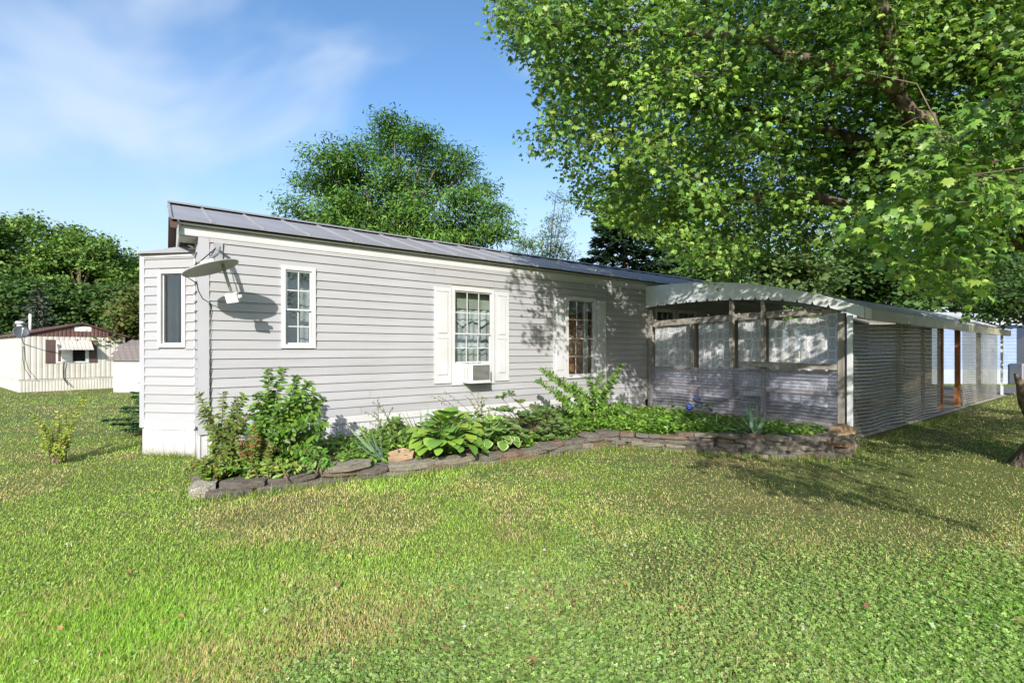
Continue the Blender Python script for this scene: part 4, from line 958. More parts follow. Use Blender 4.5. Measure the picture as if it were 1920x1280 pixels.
# hydrangea
b = U(1290, 808, 8.6); b.z = .2
hy = thing('hydrangea', 'hydrangea with three blue flower heads before the corrugated panel', 'hydrangea', b)
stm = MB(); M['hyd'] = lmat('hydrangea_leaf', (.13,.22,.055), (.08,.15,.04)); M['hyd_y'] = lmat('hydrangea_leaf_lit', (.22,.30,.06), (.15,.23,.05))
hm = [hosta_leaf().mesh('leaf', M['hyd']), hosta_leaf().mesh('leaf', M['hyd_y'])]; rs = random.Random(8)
for k in range(46):
    p = U(rs.uniform(1243, 1330), rs.uniform(752, 806), rs.uniform(8.2, 8.9)) - b; an = math.atan2(p.y, p.x) + rs.uniform(-.8, .8)
    o = link('leaf', rs.choices(hm, [.75, .25])[0], None, hy, p, None, (.12, .15, .15)); o.rotation_euler = Euler((rs.uniform(-.7, .3), rs.uniform(-.3, .3), an - math.pi/2), 'XYZ')
    if k % 2: stm.tube([(0, 0, 0), p*.6 + Vector((0, 0, .03)), p], [.006, .005, .003], 5)
stm.obj('stem', M['hosta_b'], hy)
for k, (q, c) in enumerate([(U(1293,763,8.35),(.05,.13,.62)), (U(1306,748,8.5),(.16,.24,.48)), (U(1310,760,8.4),(.20,.30,.40))]):
    n = 90; d = rdir(n); P = np.array(q) + d*np.array([.062,.06,.045])
    o = scatter('flower_head', M['leaf'], T_QUAD, P, np.cross(d, rdir(n)), d, .035, rand_col(n, [c], .2), hy, b, .04)
# ground cover in the bed (uncountable)
n = 21000; tt = RNG.uniform(0, 1, n); 
WX = np.array([p[0] for p in WALL]); WY = np.array([p[1] for p in WALL]); sg = np.array(seg)/seg[-1]
tt = np.where(RNG.random(n) < .40, RNG.uniform(.60, .97, n), tt)
wx = np.interp(tt, sg, WX); wy = np.interp(tt, sg, WY); t_, s_ = ts(wx, wy)
f = RNG.uniform(.03, .95, n)
qx = np.where(t_ > 8.4, COa[0] + D1a[0]*9.02 + D2a[0]*np.maximum(s_, -4.0), COa[0] + D1a[0]*np.clip(t_, .3, 9)); qy = np.where(t_ > 8.4, COa[1] + D1a[1]*9.02 + D2a[1]*np.maximum(s_, -4.0), COa[1] + D1a[1]*np.clip(t_, .3, 9))
X = wx + (qx-wx)*f; Y = wy + (qy-wy)*f; hb = np.interp(tt, sg, WALLH)
dens = fbm(X*1.7, Y*1.7, 21); keep = (dens > .33); X, Y, hb, tt = X[keep], Y[keep], hb[keep], tt[keep]
hh = .02 + .15*RNG.random(len(X))**1.4
P = np.stack([X, Y, hb*.8 + hh], 1); n = len(P)
cA = rand_col(n, [(.13,.26,.035),(.17,.32,.04),(.10,.20,.03),(.24,.36,.06)], .2)
o = scatter('ground_cover', M['leaf'], T_OV, P, rdir(n)*np.array([1,1,.35]), np.tile((0,-.2,1.), (n,1)) + RNG.normal(0,.35,(n,3)), RNG.uniform(.05,.09,n), cA)
tag(o, 'low bright green ground cover filling the raised bed', 'ground cover', kind='stuff')
# yard shrubs at the left
b = U(112, 868, 6.3); b.z = float(gz(b.x, b.y))
st = [U(60,775,6.4), U(75,800,6.3), U(97,795,6.3), U(110,770,6.4), U(125,765,6.4), U(152,745,6.5), U(165,738,6.5), U(90,820,6.2), U(130,790,6.3), U(140,800,6.3), U(55,830,6.2), U(100,840,6.1), U(75,785,6.4), U(115,815,6.2), U(85,810,6.2), U(120,840,6.1)]
shrub('yellow_shrub', 'sparse yellow green shrub alone on the lawn at far left', b, st, [(.28,.34,.035),(.22,.30,.035),(.16,.24,.03),(.36,.38,.045)], .055, 95, .08, T_OV, droop=.2)
# ------------------------------------------------------------------ conifers
def spruce(name, label, base, h, r, n, col, size=.16, seed=0, droop=.3, z0=.05, group=None, layers=None, cat='spruce tree'):
    rs = np.random.default_rng(seed); b = np.array(base, float); t = thing(name, label, cat, b, group=group)
    MB().tube([(0,0,-.2),(0,0,h*.5),(0,0,h*.98)], [max(.02,h*.018), h*.011, .006], 8).obj('trunk', M['twig'], t)
    nb = layers or int(h*9) + 20; P = []; A = []; brn = MB()
    for k in range(nb):
        f = (k + rs.random())/nb; z = h*(z0 + (1-z0)*f); ln = r*(1-f)**.85*rs.uniform(.65, 1.1) + .04*r; an = k*2.399 + rs.uniform(-.4,.4)
        d = np.array([math.cos(an), math.sin(an), 0.]); side = np.array([-d[1], d[0], 0])
        pr = lambda g: d*ln*g + np.array([0,0,z - droop*ln*g + .25*droop*ln*g*g*1.6])
        brn.tube([tuple(pr(g)) for g in (0, .5, 1)], [.006+.004*h*.3, .005, .002], 4)
        m = max(6, int(n/nb*(.35+ln/r)))
        for _ in range(m):
            g = rs.random()**.7; sd = rs.choice([-1, 1])*rs.random()*.38*ln*(1.05-g); p = pr(g) + side*sd + np.array([0,0,-abs(sd)*.25 + rs.normal(0,.015*h*.3)])
            P.append(p); A.append(d*(.8) + side*np.sign(sd)*.7 + np.array([0,0,rs.normal(-.1,.25)]))
    brn.obj('branch', M['twig'], t); P = np.array(P); m = len(P)
    scatter('crown', M['needle'], T_TRI, P, np.array(A), np.tile((0,0,1.), (m,1)) + rs.normal(0,.5,(m,3)), size*rs.uniform(.6,1.2,m), rand_col(m, col, .22), t, None, size*.34)
spruce('small_spruce', 'small dark green spruce poking out beside the angled bay', (-6.55, 8.6, float(gz(-6.55, 8.6))), .98, .74, 2600, [(.03,.085,.03),(.045,.11,.04),(.06,.13,.045)], .10, 2, -.05, cat='shrub')
# ------------------------------------------------------------------ big maple at the right
def inpoly(px, py, poly):
    r = np.zeros(len(px), bool); n = len(poly)
    for i in range(n):
        x0, y0 = poly[i]; x1, y1 = poly[(i+1) % n]
        c = ((y0 > py) != (y1 > py)); xi = (x1-x0)*(py-y0)/((y1-y0) if y1 != y0 else 1e-9) + x0
        r ^= c & (px < xi)
    return r
TB = Vector((7.06, 5.95, 0))
maple = thing('maple_tree', 'large spreading maple at the right edge overhanging the carport', 'tree', TB)
tk = MB(); n = 22
def trunk_ring(z, r, cx, cy, fl):
    vs = []
    for k in range(n):
        a = 2*math.pi*k/n; q = r*(1 + fl*(.5+.5*math.sin(a*5+.7))*1.0 + .07*math.sin(a*9+z*2) + .05*math.sin(a*14 - z*3)); vs.append((cx+q*math.cos(a), cy+q*math.sin(a), z))
    return vs
rings = [(-.15,.58,0,0,.34),(.05,.50,0,0,.28),(.22,.44,-.0,0,.17),(.5,.39,.08,.01,.1),(.9,.36,.22,.02,.06),(1.4,.34,.36,.03,.05),(1.9,.33,.45,.04,.05),(2.4,.34,.5,.05,.05),(2.9,.30,.5,.06,.04)]
vs = []
for q in rings: vs += trunk_ring(*q)
fs = [(i*n+k, i*n+(k+1) % n, (i+1)*n+(k+1) % n, (i+1)*n+k) for i in range(len(rings)-1) for k in range(n)]
tk.add(vs, fs, True); tk.obj('trunk', M['bark'], maple)
st_ = MB(); p = U(1945, 790, 5.9) - TB
st_.tube([p, U(1922, 755, 5.75) - TB, U(1916, 725, 5.65) - TB, U(1905, 702, 5.55) - TB], [.10, .065, .05, .02], 8); st_.obj('broken_stub', M['bark'], maple)
LIMB = [[(6.5,6,2.3),(5.4,5.5,3.5),(4.2,5.2,4.3),(2.8,5.3,4.9),(1.4,5.7,5.3),(.5,5.9,5.5)],
        [(6.5,6,2.6),(5.5,6.7,4.2),(4.0,7.6,5.2),(2.6,8.3,5.9),(1.6,8.6,6.3)],
        [(6.5,6,2.8),(6.3,6.3,5),(5.8,6.6,7.5),(5.6,6.8,9.6)],
        [(6.5,6,2.5),(6.0,4.6,3.4),(5.1,3.4,3.9),(4.3,2.6,4.2)],
        [(6.5,6,2.7),(6.9,7.5,4.5),(7.2,9.5,6.2),(7,11,7.4)],
        [(6.5,6,2.2),(5.4,6.3,3.1),(4.2,6.7,3.6),(3.0,7.1,3.8),(2.2,7.4,3.8)],
        [(6.5,6,2.7),(8.2,5.5,4.4),(9.8,5,5.8)],
        [(6.6,5.9,2.5),(7.0,4.2,3.6),(6.9,2.3,4.2),(6.4,.6,4.4)],
        [(6.5,6,2.2),(5.6,5.1,2.95),(4.6,4.5,3.2),(3.8,4.1,3.15)],
        [(5.8,6.6,7.5),(4.4,6.6,8.6),(3.0,6.6,9.2)], [(6.3,6.3,5),(4.9,5.2,6.6),(3.6,4.6,7.6)], [(5.5,6.7,4.2),(5.2,8.8,5.2),(4.6,10.4,5.8)], [(4.2,5.2,4.3),(3.2,4.4,5.2),(2.2,4.1,5.9)]]
RAD = [.10,.11,.14,.13,.15,.11,.16,.13,.09,.12,.12,.10,.08]
def smoothpath(pts, m=6):
    pts = [Vector(p) for p in pts]; o = []
    for i in range(len(pts)-1):
        p0 = pts[max(i-1,0)]; p1 = pts[i]; p2 = pts[i+1]; p3 = pts[min(i+2,len(pts)-1)]
        for k in range(m):
            t = k/m; o.append(.5*((2*p1)+(-p0+p2)*t+(2*p0-5*p1+4*p2-p3)*t*t+(-p0+3*p1-3*p2+p3)*t**3))
    return o + [pts[-1]]
LIMB = [[((7.25, 6.0, max(q[2], 2.75)) if (abs(q[0]-6.5) < .15 and abs(q[1]-6) < .15) else q) for q in lm] for lm in LIMB]
LP = []; rs = random.Random(2)
for lm, r0 in zip(LIMB, RAD):
    pt = smoothpath(lm); pt = [p + Vector((rs.gauss(0,.03), rs.gauss(0,.03), rs.gauss(0,.03))) if 0 < i else p for i, p in enumerate(pt)]
    m = len(pt); MB().tube([p - TB for p in pt], [r0*(1-.85*(k/(m-1))**.8) + .012 for k in range(m)], 9).obj('limb', M['bark'], maple)
    LP += [(p, r0) for p in pt[3:]]
LPa = np.array([tuple(p) for p, _ in LP])
OUT = [(905,-2500),(908,-20),(922,40),(955,85),(985,125),(1008,150),(1005,190),(1000,240),(972,268),(975,288),(1030,283),(1050,300),(1075,335),(1078,375),(1105,395),(1130,420),(1180,440),(1235,455),(1280,490),(1305,530),(1340,545),(1375,550),(1392,515),(1430,490),(1480,462),(1560,470),(1620,490),(1680,505),(1720,530),(1780,555),(1830,588),(1852,578),(1852,520),(1880,440),(1960,380),(2300,560),(9000,900),(9000,-2500)]
NS = 9500
q = RNG.normal(size=(NS, 3)); q = norm(q) * (RNG.random((NS, 1))**.42)
CL_ = np.array([5.9, 6.0, 6.3]) + q * np.array([7.0, 7.2, 5.4])
CL_ = CL_[(CL_[:, 2] > 2.2)]
nm = np.array([mnoise.noise(Vector(c)*.85) for c in CL_]); CL_ = CL_[nm > -.30]
# hanging sprays low in front and over the carport, seen in the photograph
ex = []
for (a0, a1, b0, b1, y0, y1, k) in [(1640,1850,510,575,3.6,4.8,16),(1290,1460,380,545,6.0,7.5,44),(1450,1900,200,420,3.2,5.0,70),(1100,1300,300,460,6.5,8,50),(1700,1915,350,520,3.0,4.2,26),(1000,1250,100,300,5.6,7.0,50),(915,1100,-20,130,5.6,7.0,34),(1450,1700,380,500,5,7,40)]:
    for _ in range(k): ex.append(tuple(U(RNG.uniform(a0,a1), RNG.uniform(b0,b1), RNG.uniform(y0,y1))))
CL_ = np.concatenate([CL_, np.array(ex)])
px, py = PX(CL_)
ok = inpoly(px, py, OUT) | (CL_[:, 1] < .8)
ok &= ~((CL_[:, 1] < .8) & (CL_[:, 0] < 2.6)); ok &= CL_[:, 1] > -2.6
# where does its shade fall?  keep the sunlit wall and lawn of the photograph clear
SD = -np.array(SUN)
t0, s0 = ts(CL_[:, 0], CL_[:, 1]); dt, ds = SD[:2] @ D1a, SD[:2] @ D2a
lam = np.where(s0 < 0, -s0/ds, -1); tw = t0 + dt*lam; zw = CL_[:, 2] + SD[2]*lam
lit_poly = [(-5,-1),(-5,4.6),(4.9,4.6),(5.0,2.6),(5.25,1.9),(5.9,1.75),(6.15,1.62),(6.6,1.62),(6.9,1.3),(7.3,.9),(7.3,-1)]
lit = inpoly(tw, zw, lit_poly) & (lam > 0) & (zw > 0)
ok &= ~(lit & (RNG.random(len(lit)) < .97))
lg = CL_[:, 2] / -SD[2]; GXs = CL_[:, 0] + SD[0]*lg; GYs = CL_[:, 1] + SD[1]*lg
gp = np.stack([GXs, GYs, 0*GXs], 1); gpx, gpy = PX(gp)
onlawn = (lam < 0) | (zw < 0)
shade_ok = [(1270,780),(1290,850),(1370,880),(1480,905),(1540,935),(1680,945),(1730,905),(1640,875),(1700,840),(1930,880),(4000,900),(4000,640),(1270,640)]
onwall = (lam > 0) & (zw > 0) & (zw < 3) & (tw > 5) & (tw < 9.2)
xf = (t0 - 9.02); lf = np.where(t0 < 9.02, (9.02 - t0)/dt, -1); sf_ = s0 + ds*lf; zf = CL_[:, 2] + SD[2]*lf
onfront = (lf > 0) & (sf_ > -4.4) & (sf_ < 0) & (zf > 0) & (zf < 2.6)
ok &= ~((onwall & (RNG.random(len(ok)) < .42)) | (onfront & (RNG.random(len(ok)) < .60)))
high = (CL_[:, 1] < 5.5) & (py < -60); ok &= ~(high & (RNG.random(len(ok)) < .72))
bad = onlawn & (gpx < 1940) & (gpx > -200) & ~inpoly(gpx, gpy, shade_ok) & (GYs > 1)
ok &= ~bad
dist = np.linalg.norm(CL_ - np.array(cam.location), axis=1); ok &= dist > 3.0
CL_ = CL_[ok]
sh = []
for (a_, b_, k_) in [(1335,868,3),(1390,885,4),(1450,893,4),(1490,915,4),(1545,925,4),(1560,885,4),(1600,905,3),(1640,930,3),(1680,935,3),(1510,862,3),(1600,870,3),(1440,865,3)]:
    Yg = CAMH*F/(b_-HOR); Xg = (a_-960)/F*Yg
    for _ in range(max(1, k_-2)):
        z_ = RNG.uniform(2.6, 3.6); l_ = z_/SUN.z; sh.append((Xg + SUN.x*l_ + RNG.normal(0,.16), Yg + SUN.y*l_ + RNG.normal(0,.16), z_))
sh = np.array(sh); sh = sh[sh[:, 1] < sh[:, 0]*.86]
for _ in range(150):
    g_ = H(9.02 + RNG.uniform(.6, 12.5), -4.29, RNG.uniform(.1, 2.2)); l_ = (RNG.uniform(3.2, 5.4) - g_.z)/SUN.z; g_ = g_ + SUN*l_
    q_ = np.array([tuple(g_)]); a_, b_ = PX(q_)
    if g_.y < .8 or inpoly(a_, b_, OUT)[0]: sh = np.concatenate([sh, q_])
fr_ = np.array([tuple(p + Vector((rs.gauss(0,.22), -abs(rs.gauss(.25,.15)), rs.gauss(.0,.22)))) for p, _ in LP for _k in range(3) if p.y < 8.8])
a_, b_ = PX(fr_); fr_ = fr_[inpoly(a_, b_, OUT)]; sh = np.concatenate([sh, fr_])
CL_ = np.concatenate([CL_, sh])
t0, s0 = ts(CL_[:, 0], CL_[:, 1]); lam = np.where(s0 < 0, -s0/ds, -1); tw = t0 + dt*lam; zw = CL_[:, 2] + SD[2]*lam
lf = np.where(t0 < 9.02, (9.02 - t0)/dt, -1); sf_ = s0 + ds*lf; zf = CL_[:, 2] + SD[2]*lf
onwall = (lam > 0) & (zw > 0) & (zw < 3) & (tw > 4.8) & (tw < 9.1); onfront = (lf > 0) & (sf_ > -4.6) & (sf_ < 0) & (zf > -.1) & (zf < 3.0) & ~onwall
ok = ~(onfront & (fbm(sf_*1.5 + zf*.7 + 40, zf*1.6 - sf_*.5 + 9, 71, 2) > .47)) & ~(onwall & (tw > 6.2) & (fbm(tw*1.5 + 3, zw*1.5 + 17, 73, 2) > .58))
CL_ = CL_[ok]; print('maple clusters', len(CL_))
tw_ = MB(); nl = 54
d2 = np.linalg.norm(CL_[:, None, :] - LPa[None], axis=2).min(1); CL_ = CL_[d2.argsort()]
node = np.concatenate([LPa, CL_]); nL = len(LPa); near = []
for i in range(len(CL_)):
    q = node[:nL+i]; dv = CL_[i] - q; dd_ = np.linalg.norm(dv, axis=1) + np.where(dv[:, 2] < -.2, .3, 0) + (np.arange(nL+i) < nL)*-.25
    near.append(int(dd_.argmin()))
P = []; A = []; Up = []; S = []; KC = []
for c, j in zip(CL_, near):
    KC.append(np.full(nl, np.clip(1 + .38*mnoise.noise(Vector(c)*1.1) + RNG.normal(0, .15), .6, 1.6)))
    lp = node[j]; out_ = c - lp; dd = np.linalg.norm(out_); 
    mid = lp + out_*.5 + np.array([RNG.normal(0,.10)*dd, RNG.normal(0,.10)*dd, (.10+RNG.normal(0,.06))*dd]); vis = True
    tw_.tube([Vector(lp) - TB, Vector(mid) - TB, Vector(c) - TB], [.004+.005*min(dd,1.5), .004+.002*min(dd,1.5), .003], 4, False)
    outd = out_/(dd+1e-6); R = RNG.uniform(.24, .42)*min(1, .45 + .09*np.linalg.norm(c[:2]))
    a = RNG.uniform(0, 2*math.pi, nl); q = R*np.sqrt(RNG.random(nl)); tilt = RNG.normal(0, .25, 2)
    off = np.stack([q*np.cos(a), q*np.sin(a), q*(np.cos(a)*tilt[0]+np.sin(a)*tilt[1]) - .35*q*q/R + RNG.normal(0,.06,nl)], 1) + outd*RNG.uniform(-.1,.25,(nl,1))
    P.append(c + off); ax = off*np.array([1,1,.2]) + outd*.12 + RNG.normal(0,.10,(nl,3)) + np.array([0,0,-.10]); A.append(ax)
    Up.append(np.tile((0,-.75,.60), (nl,1)) + RNG.normal(0,.40,(nl,3))); S.append(RNG.uniform(.04,.092,nl))
tw_.obj('twig', M['twig'], maple)
P = np.concatenate(P); A = np.concatenate(A); Up = np.concatenate(Up); S = np.concatenate(S); n = len(P)
px, py = PX(P); jx, jy = (np.repeat(RNG.normal(0, 15, (2, len(CL_))), nl, axis=1) + RNG.normal(0, 5, (2, n))); okl = (P[:,1] < .8) | inpoly(px + jx, py + jy, OUT); P, A, Up, S = P[okl], A[okl], Up[okl], S[okl]; n = len(P); KC = np.concatenate(KC)[okl]
cl = rand_col(n, [(.165,.295,.05),(.215,.355,.06),(.13,.245,.045),(.28,.415,.075),(.10,.19,.04)], .2)
cl = np.clip(cl*KC[:, None]*np.stack([KC**.3, np.ones(n), np.ones(n)], 1), .01, .8)
scatter('crown', M['leaf'], T_MAPLE, P, A, Up, S, cl, maple, TB)

# ------------------------------------------------------------------ trees behind
def tree(name, label, base, h, ctr, rad, n, size, cols, seed, tmpl=T_QUAD, lobes=14, group=None, width=None, trunk=.02, droop=0.0, flat=.75, cat='tree', lr=.42, limbs=10, shell=.55, mat_=None, given=None, clump=34, csp=1.9):
    lobes = len(given) if given else lobes
    rs = np.random.default_rng(seed); b = np.array(base, float); t = thing(name, label, cat, b, group=group); r = np.array(rad, float); c = np.array(ctr, float)
    lc = norm(rs.normal(size=(lobes, 3))); lc[:, 2] = np.where(lc[:, 2] < -.45, -lc[:, 2], lc[:, 2]); lc = c + lc*r*rs.uniform(.45, .78, (lobes, 1)); lrad = lr*r.mean()*rs.uniform(.6, 1.15, lobes)
    if given: lc = np.array([g[:3] for g in given]); lrad = np.array([g[3] for g in given])
    tk = MB(); tk.tube([(0,0,-.3),(0.02*h,0,h*.25),(float(c[0]-b[0])*.7,float(c[1]-b[1])*.7,h*.55),(float(c[0]-b[0]),float(c[1]-b[1]),h*.9)], [trunk*h*1.3, trunk*h, trunk*h*.6, .02], 9); tk.obj('trunk', M['bark'], t)
    lb = MB()
    for k in range(min(limbs, lobes)):
        s0 = Vector((float(c[0]-b[0])*.5, float(c[1]-b[1])*.5, h*rs.uniform(.25,.5))); e = Vector(lc[k]-b); lb.tube([s0, s0.lerp(e,.5)+Vector((0,0,.05*h)), e], [trunk*h*.4, trunk*h*.25, .015], 6)
    lb.obj('limb', M['bark'], t)
    w = lrad**2; w = w/w.sum(); i = rs.choice(lobes, n, p=w); d = rs.normal(size=(n,3)); d = norm(d)*(rs.random((n,1))**shell); d[:, 2] *= flat
    # small clumps within each lobe
    P = lc[i] + d*lrad[i][:, None]; nc = max(30, n//clump); cen = P[:nc]; j = rs.integers(0, nc, n); P = cen[j] + np.clip(rs.normal(0, 1, (n,3)), -1.7, 1.7)*np.array([1,1,.45])*size*csp
    o = norm(P - c)
    A = rs.normal(size=(n,3))*np.array([1,1,.5]) + o*.5 + np.array([0,0,-droop]); Up = o*.6 + np.array([0,-.3,.7]) + rs.normal(0,.5,(n,3))
    scatter('crown', mat_ or M['leaf_far'], tmpl, P, A, Up, size*rs.uniform(.6,1.3,n), rand_col(n, cols, .25), t, b, width); return t
FG = [(.11,.20,.04),(.14,.245,.045),(.085,.16,.035),(.19,.29,.06)]
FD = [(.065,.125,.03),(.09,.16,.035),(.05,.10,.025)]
def gzf(x, y): return float(gz(x, y))
# locust behind the house
lx, ly = U(750, 0, 19.5).x, 19.5
LOC = []
_r = random.Random(12)
for (p_, q_, r_) in [(738,232,.75),(700,275,1.0),(775,270,1.0),(650,285,.95),(600,300,.8),(575,335,.9),(555,385,.85),(545,400,.6),(835,285,1.0),(880,310,1.0),(915,345,.8),(940,395,.85),(925,430,1.0),(660,340,1.3),(730,330,1.4),(800,345,1.4),(870,375,1.2),(600,410,1.1),(660,420,1.4),(740,410,1.6),(820,425,1.5),(890,440,1.2),(720,250,.8),(800,255,.7),(640,380,1.2),(610,360,.9),(700,380,1.2),(780,390,1.2),(850,330,1.0),(700,460,1.5),(800,470,1.5)]:
    p_ = 748 + (p_-748)*.93; q_ = 245 + (q_-245)*.97 + 8; v_ = U(p_, q_, 19.5 + _r.uniform(-2.2, 2.2)); LOC.append((v_.x, v_.y, v_.z, r_*.82))
lt = tree('locust_tree', 'feathery green locust tree rising behind the middle of the roof', (lx, ly, gzf(lx, ly)), 10.2, (lx, ly, 6.3), (4.2, 3.8, 4.3), 46000, .21, [(.09,.20,.03),(.12,.24,.035),(.065,.15,.028),(.16,.28,.05)], 31, T_OB, width=.13, droop=.7, limbs=30, shell=.42, given=LOC, clump=95, csp=1.8)
x = U(1010, 0, 17.5).x
SAP = [(U(a_, b_, 17.5 + _r.uniform(-.4,.4)).x, 17.5 + _r.uniform(-.4,.4), U(a_, b_, 17.5).z, r_) for a_, b_, r_ in [(1040,378,.28),(1060,375,.25),(1050,395,.3),(1070,402,.3),(1035,412,.3),(1048,428,.32),(1062,440,.3),(1030,440,.35),(1042,460,.4),(1015,455,.45),(1060,468,.35),(995,462,.5),(1020,478,.5),(980,450,.4),(1045,482,.45),(1072,470,.3)]]
tree('sapling', 'thin sparse sapling standing against the sky right of the locust', (x, 17.5, gzf(x, 17.5)), 7.0, (x+.5, 17.5, 5.3), (1.1, .9, 1.7), 2600, .15, FG, 33, T_OB, width=.07, trunk=.007, limbs=16, clump=26, csp=1.3, given=SAP)
x = U(950, 0, 20).x
tree('young_tree', 'young green tree filling the gap between locust and spruce', (x, 21, gzf(x, 21)), 5.6, (x+.2, 21, 4.3), (2.4, 1.5, 1.5), 4200, .17, FG, 34, T_OB, 10, width=.09, lr=.36)
x = U(1062, 0, 26).x
tree('round_bush', 'light green rounded bush peeping over the roof beside the dark spruce', (x, 26, 0), 6.3, (x, 26, 4.6), (1.9, 1.5, 1.9), 3500, .2, [(.11,.17,.04),(.14,.2,.05),(.09,.14,.035)], 35, T_QUAD, 8)
x = U(1172, 0, 25).x
spruce('dark_spruce', 'tall dark spruce behind the house where roof meets carport', (x, 25, 0), 11.5, 4.6, 20000, [(.018,.04,.02),(.025,.055,.026),(.034,.066,.03)], .42, 5, .12)
# woods and trees on the right, beyond the carport
RT = [('green tree far behind the middle of the arched awning', 1360, 30, 9.5, 3.6, FG), ('dark tree far behind the house end of the awning', 1270, 34, 11, 4.2, FD), ('pale leafy tree above the right half of the awning', 1480, 27, 7.6, 2.9, [(.11,.17,.05),(.14,.2,.06),(.08,.13,.035)]),
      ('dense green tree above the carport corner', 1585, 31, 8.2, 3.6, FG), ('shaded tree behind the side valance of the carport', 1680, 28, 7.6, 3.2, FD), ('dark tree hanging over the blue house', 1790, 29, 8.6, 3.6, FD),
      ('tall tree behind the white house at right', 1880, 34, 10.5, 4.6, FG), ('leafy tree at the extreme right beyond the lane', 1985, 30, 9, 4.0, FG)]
for k, (lab, p, Y, h, r_, c) in enumerate(RT):
    x = U(p, 0, Y).x; tree('background_tree', lab, (x, Y, gzf(x, Y)), h, (x, Y, h*.57), (r_, r_*.85, h*.43), 6000, .30, c, 50+k, T_QUAD, 14, group='trees beyond the carport')
x = U(1900, 0, 13.5).x
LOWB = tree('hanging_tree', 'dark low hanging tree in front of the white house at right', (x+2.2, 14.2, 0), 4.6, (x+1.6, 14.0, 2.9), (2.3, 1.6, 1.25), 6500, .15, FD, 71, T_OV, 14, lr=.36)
# left background
LT = [('broad tree at the far left edge of the wood', -60, 38, 13.0, 6.4, FG), ('tallest tree above the brown roofed trailer', 45, 42, 13.6, 5.2, FG), ('round crowned tree behind the brown roofed trailer', 150, 40, 11.6, 4.6, FG),
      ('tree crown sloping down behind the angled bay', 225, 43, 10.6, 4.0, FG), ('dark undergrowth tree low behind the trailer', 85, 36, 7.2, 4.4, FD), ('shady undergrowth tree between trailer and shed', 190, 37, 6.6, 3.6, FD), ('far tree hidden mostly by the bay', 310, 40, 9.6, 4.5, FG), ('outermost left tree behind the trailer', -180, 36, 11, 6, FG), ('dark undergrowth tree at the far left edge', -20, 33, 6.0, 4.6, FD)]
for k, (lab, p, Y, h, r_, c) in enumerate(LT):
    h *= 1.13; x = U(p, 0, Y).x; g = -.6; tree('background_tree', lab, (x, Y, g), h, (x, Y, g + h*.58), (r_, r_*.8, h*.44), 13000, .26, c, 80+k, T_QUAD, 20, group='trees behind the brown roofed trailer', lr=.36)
x = U(245, 0, 27).x
tree('rounded_tree', 'rounded olive green tree above the shed', (x, 27.5, -.6), 6.1, (x+.2, 27.5, 2.4), (2.5, 2.0, 3.2), 9000, .20, [(.13,.15,.04),(.10,.145,.035),(.16,.17,.05),(.08,.12,.03)], 95, T_QUAD, 22, lr=.34)
x = U(72, 0, 31).x
spruce('blue_spruce', 'pale blue spruce just behind the brown trailer roof', (x, 31, -.6), 6.0, 2.0, 5000, [(.12,.15,.11),(.15,.18,.13),(.09,.12,.085)], .32, 6, .2)

# ------------------------------------------------------------------ neighbouring trailer, shed, houses
M['cream_metal'] = mat('cream_ribbed_metal', (.62,.59,.515), (.52,.495,.43), 1.2, .5); M['brown_metal'] = mat('brown_ribbed_metal', (.16,.085,.075), (.11,.06,.05), 2, .5)
M['shutter_b'] = mat('brown_shutter', (.13,.085,.075), None, 3, .6); M['shingle'] = mat('brown_shingle', (.22,.19,.175), (.14,.12,.11), 8, .9, .3, 40); M['shedwall'] = mat('white_shed_wall', (.74,.74,.76), (.68,.68,.71), 1.5, .6)
na = Vector((U(36, 0, 23.5).x, 23.5, 0)); nd = Vector((.60, .80, 0)); nb_ = na + nd*4.18; nth = math.atan2(nd.y, nd.x); NW = (nb_-na).length
G0 = -.62
tr_ = thing('trailer', 'cream ribbed neighbouring trailer with brown gable roof', 'trailer', (na.x, na.y, G0), nth)
def ribbed(mb, x0, x1, z0, z1, pitch, axis='x', y=0.0, topf=None, d=.018):
    x = x0
    while x < x1 - .005:
        a, b_ = x, min(x+pitch, x1); za = z1 if topf is None else topf(a); zb = z1 if topf is None else topf(b_); m_ = (a+b_)/2; zm = z1 if topf is None else topf(m_)
        pr = [(a, y, z0), (a+pitch*.3, y-d, z0), (min(a+pitch*.75, b_), y-d, z0), (b_, y, z0)]; tp = [(a, y, za), (a+pitch*.3, y-d, za+(zb-za)*.3), (min(a+pitch*.75, b_), y-d, za+(zb-za)*.75), (b_, y, zb)]
        P8 = pr + tp
        if axis == 'y': P8 = [(q[1], q[0], q[2]) for q in P8]
        mb.add(P8, [(0,1,5,4),(1,2,6,5),(2,3,7,6)] if axis == 'x' else [(4,5,1,0),(5,6,2,1),(6,7,3,2)]); x += pitch
TW = 2.78
m1 = MB(); ribbed(m1, 0, NW, .62, TW, .21); m1.obj('end_wall', M['cream_metal'], tr_)
m1 = MB(); ribbed(m1, .0, 13.0, .62, TW, .21, 'y', 0.0); m1.obj('side_wall', M['cream_metal'], tr_)
MB().box((.02, .02, .0), (NW-.02, 13, TW)).obj('core', M['cream_metal'], tr_)
m1 = MB(); ribbed(m1, 0, NW, -.1, .55, .12, d=.012); m1.obj('skirting', M['cream_metal'], tr_)
m1 = MB(); ribbed(m1, 0, 13, -.1, .55, .12, 'y', d=.012); m1.obj('skirting', M['cream_metal'], tr_)
MB().box((-.03, -.03, .551), (NW+.01, -.0, .619)).obj('belt_trim', M['cream_metal'], tr_); MB().box((-.025, -.034, .61), (NW+.01, -.0305, .63)).obj('belt_line', M['brown'], tr_)
apx = NW*.56; PK = 3.5
gf = lambda x: TW + .04 + (PK-TW-.06)*(x/apx if x < apx else (NW-x)/(NW-apx))
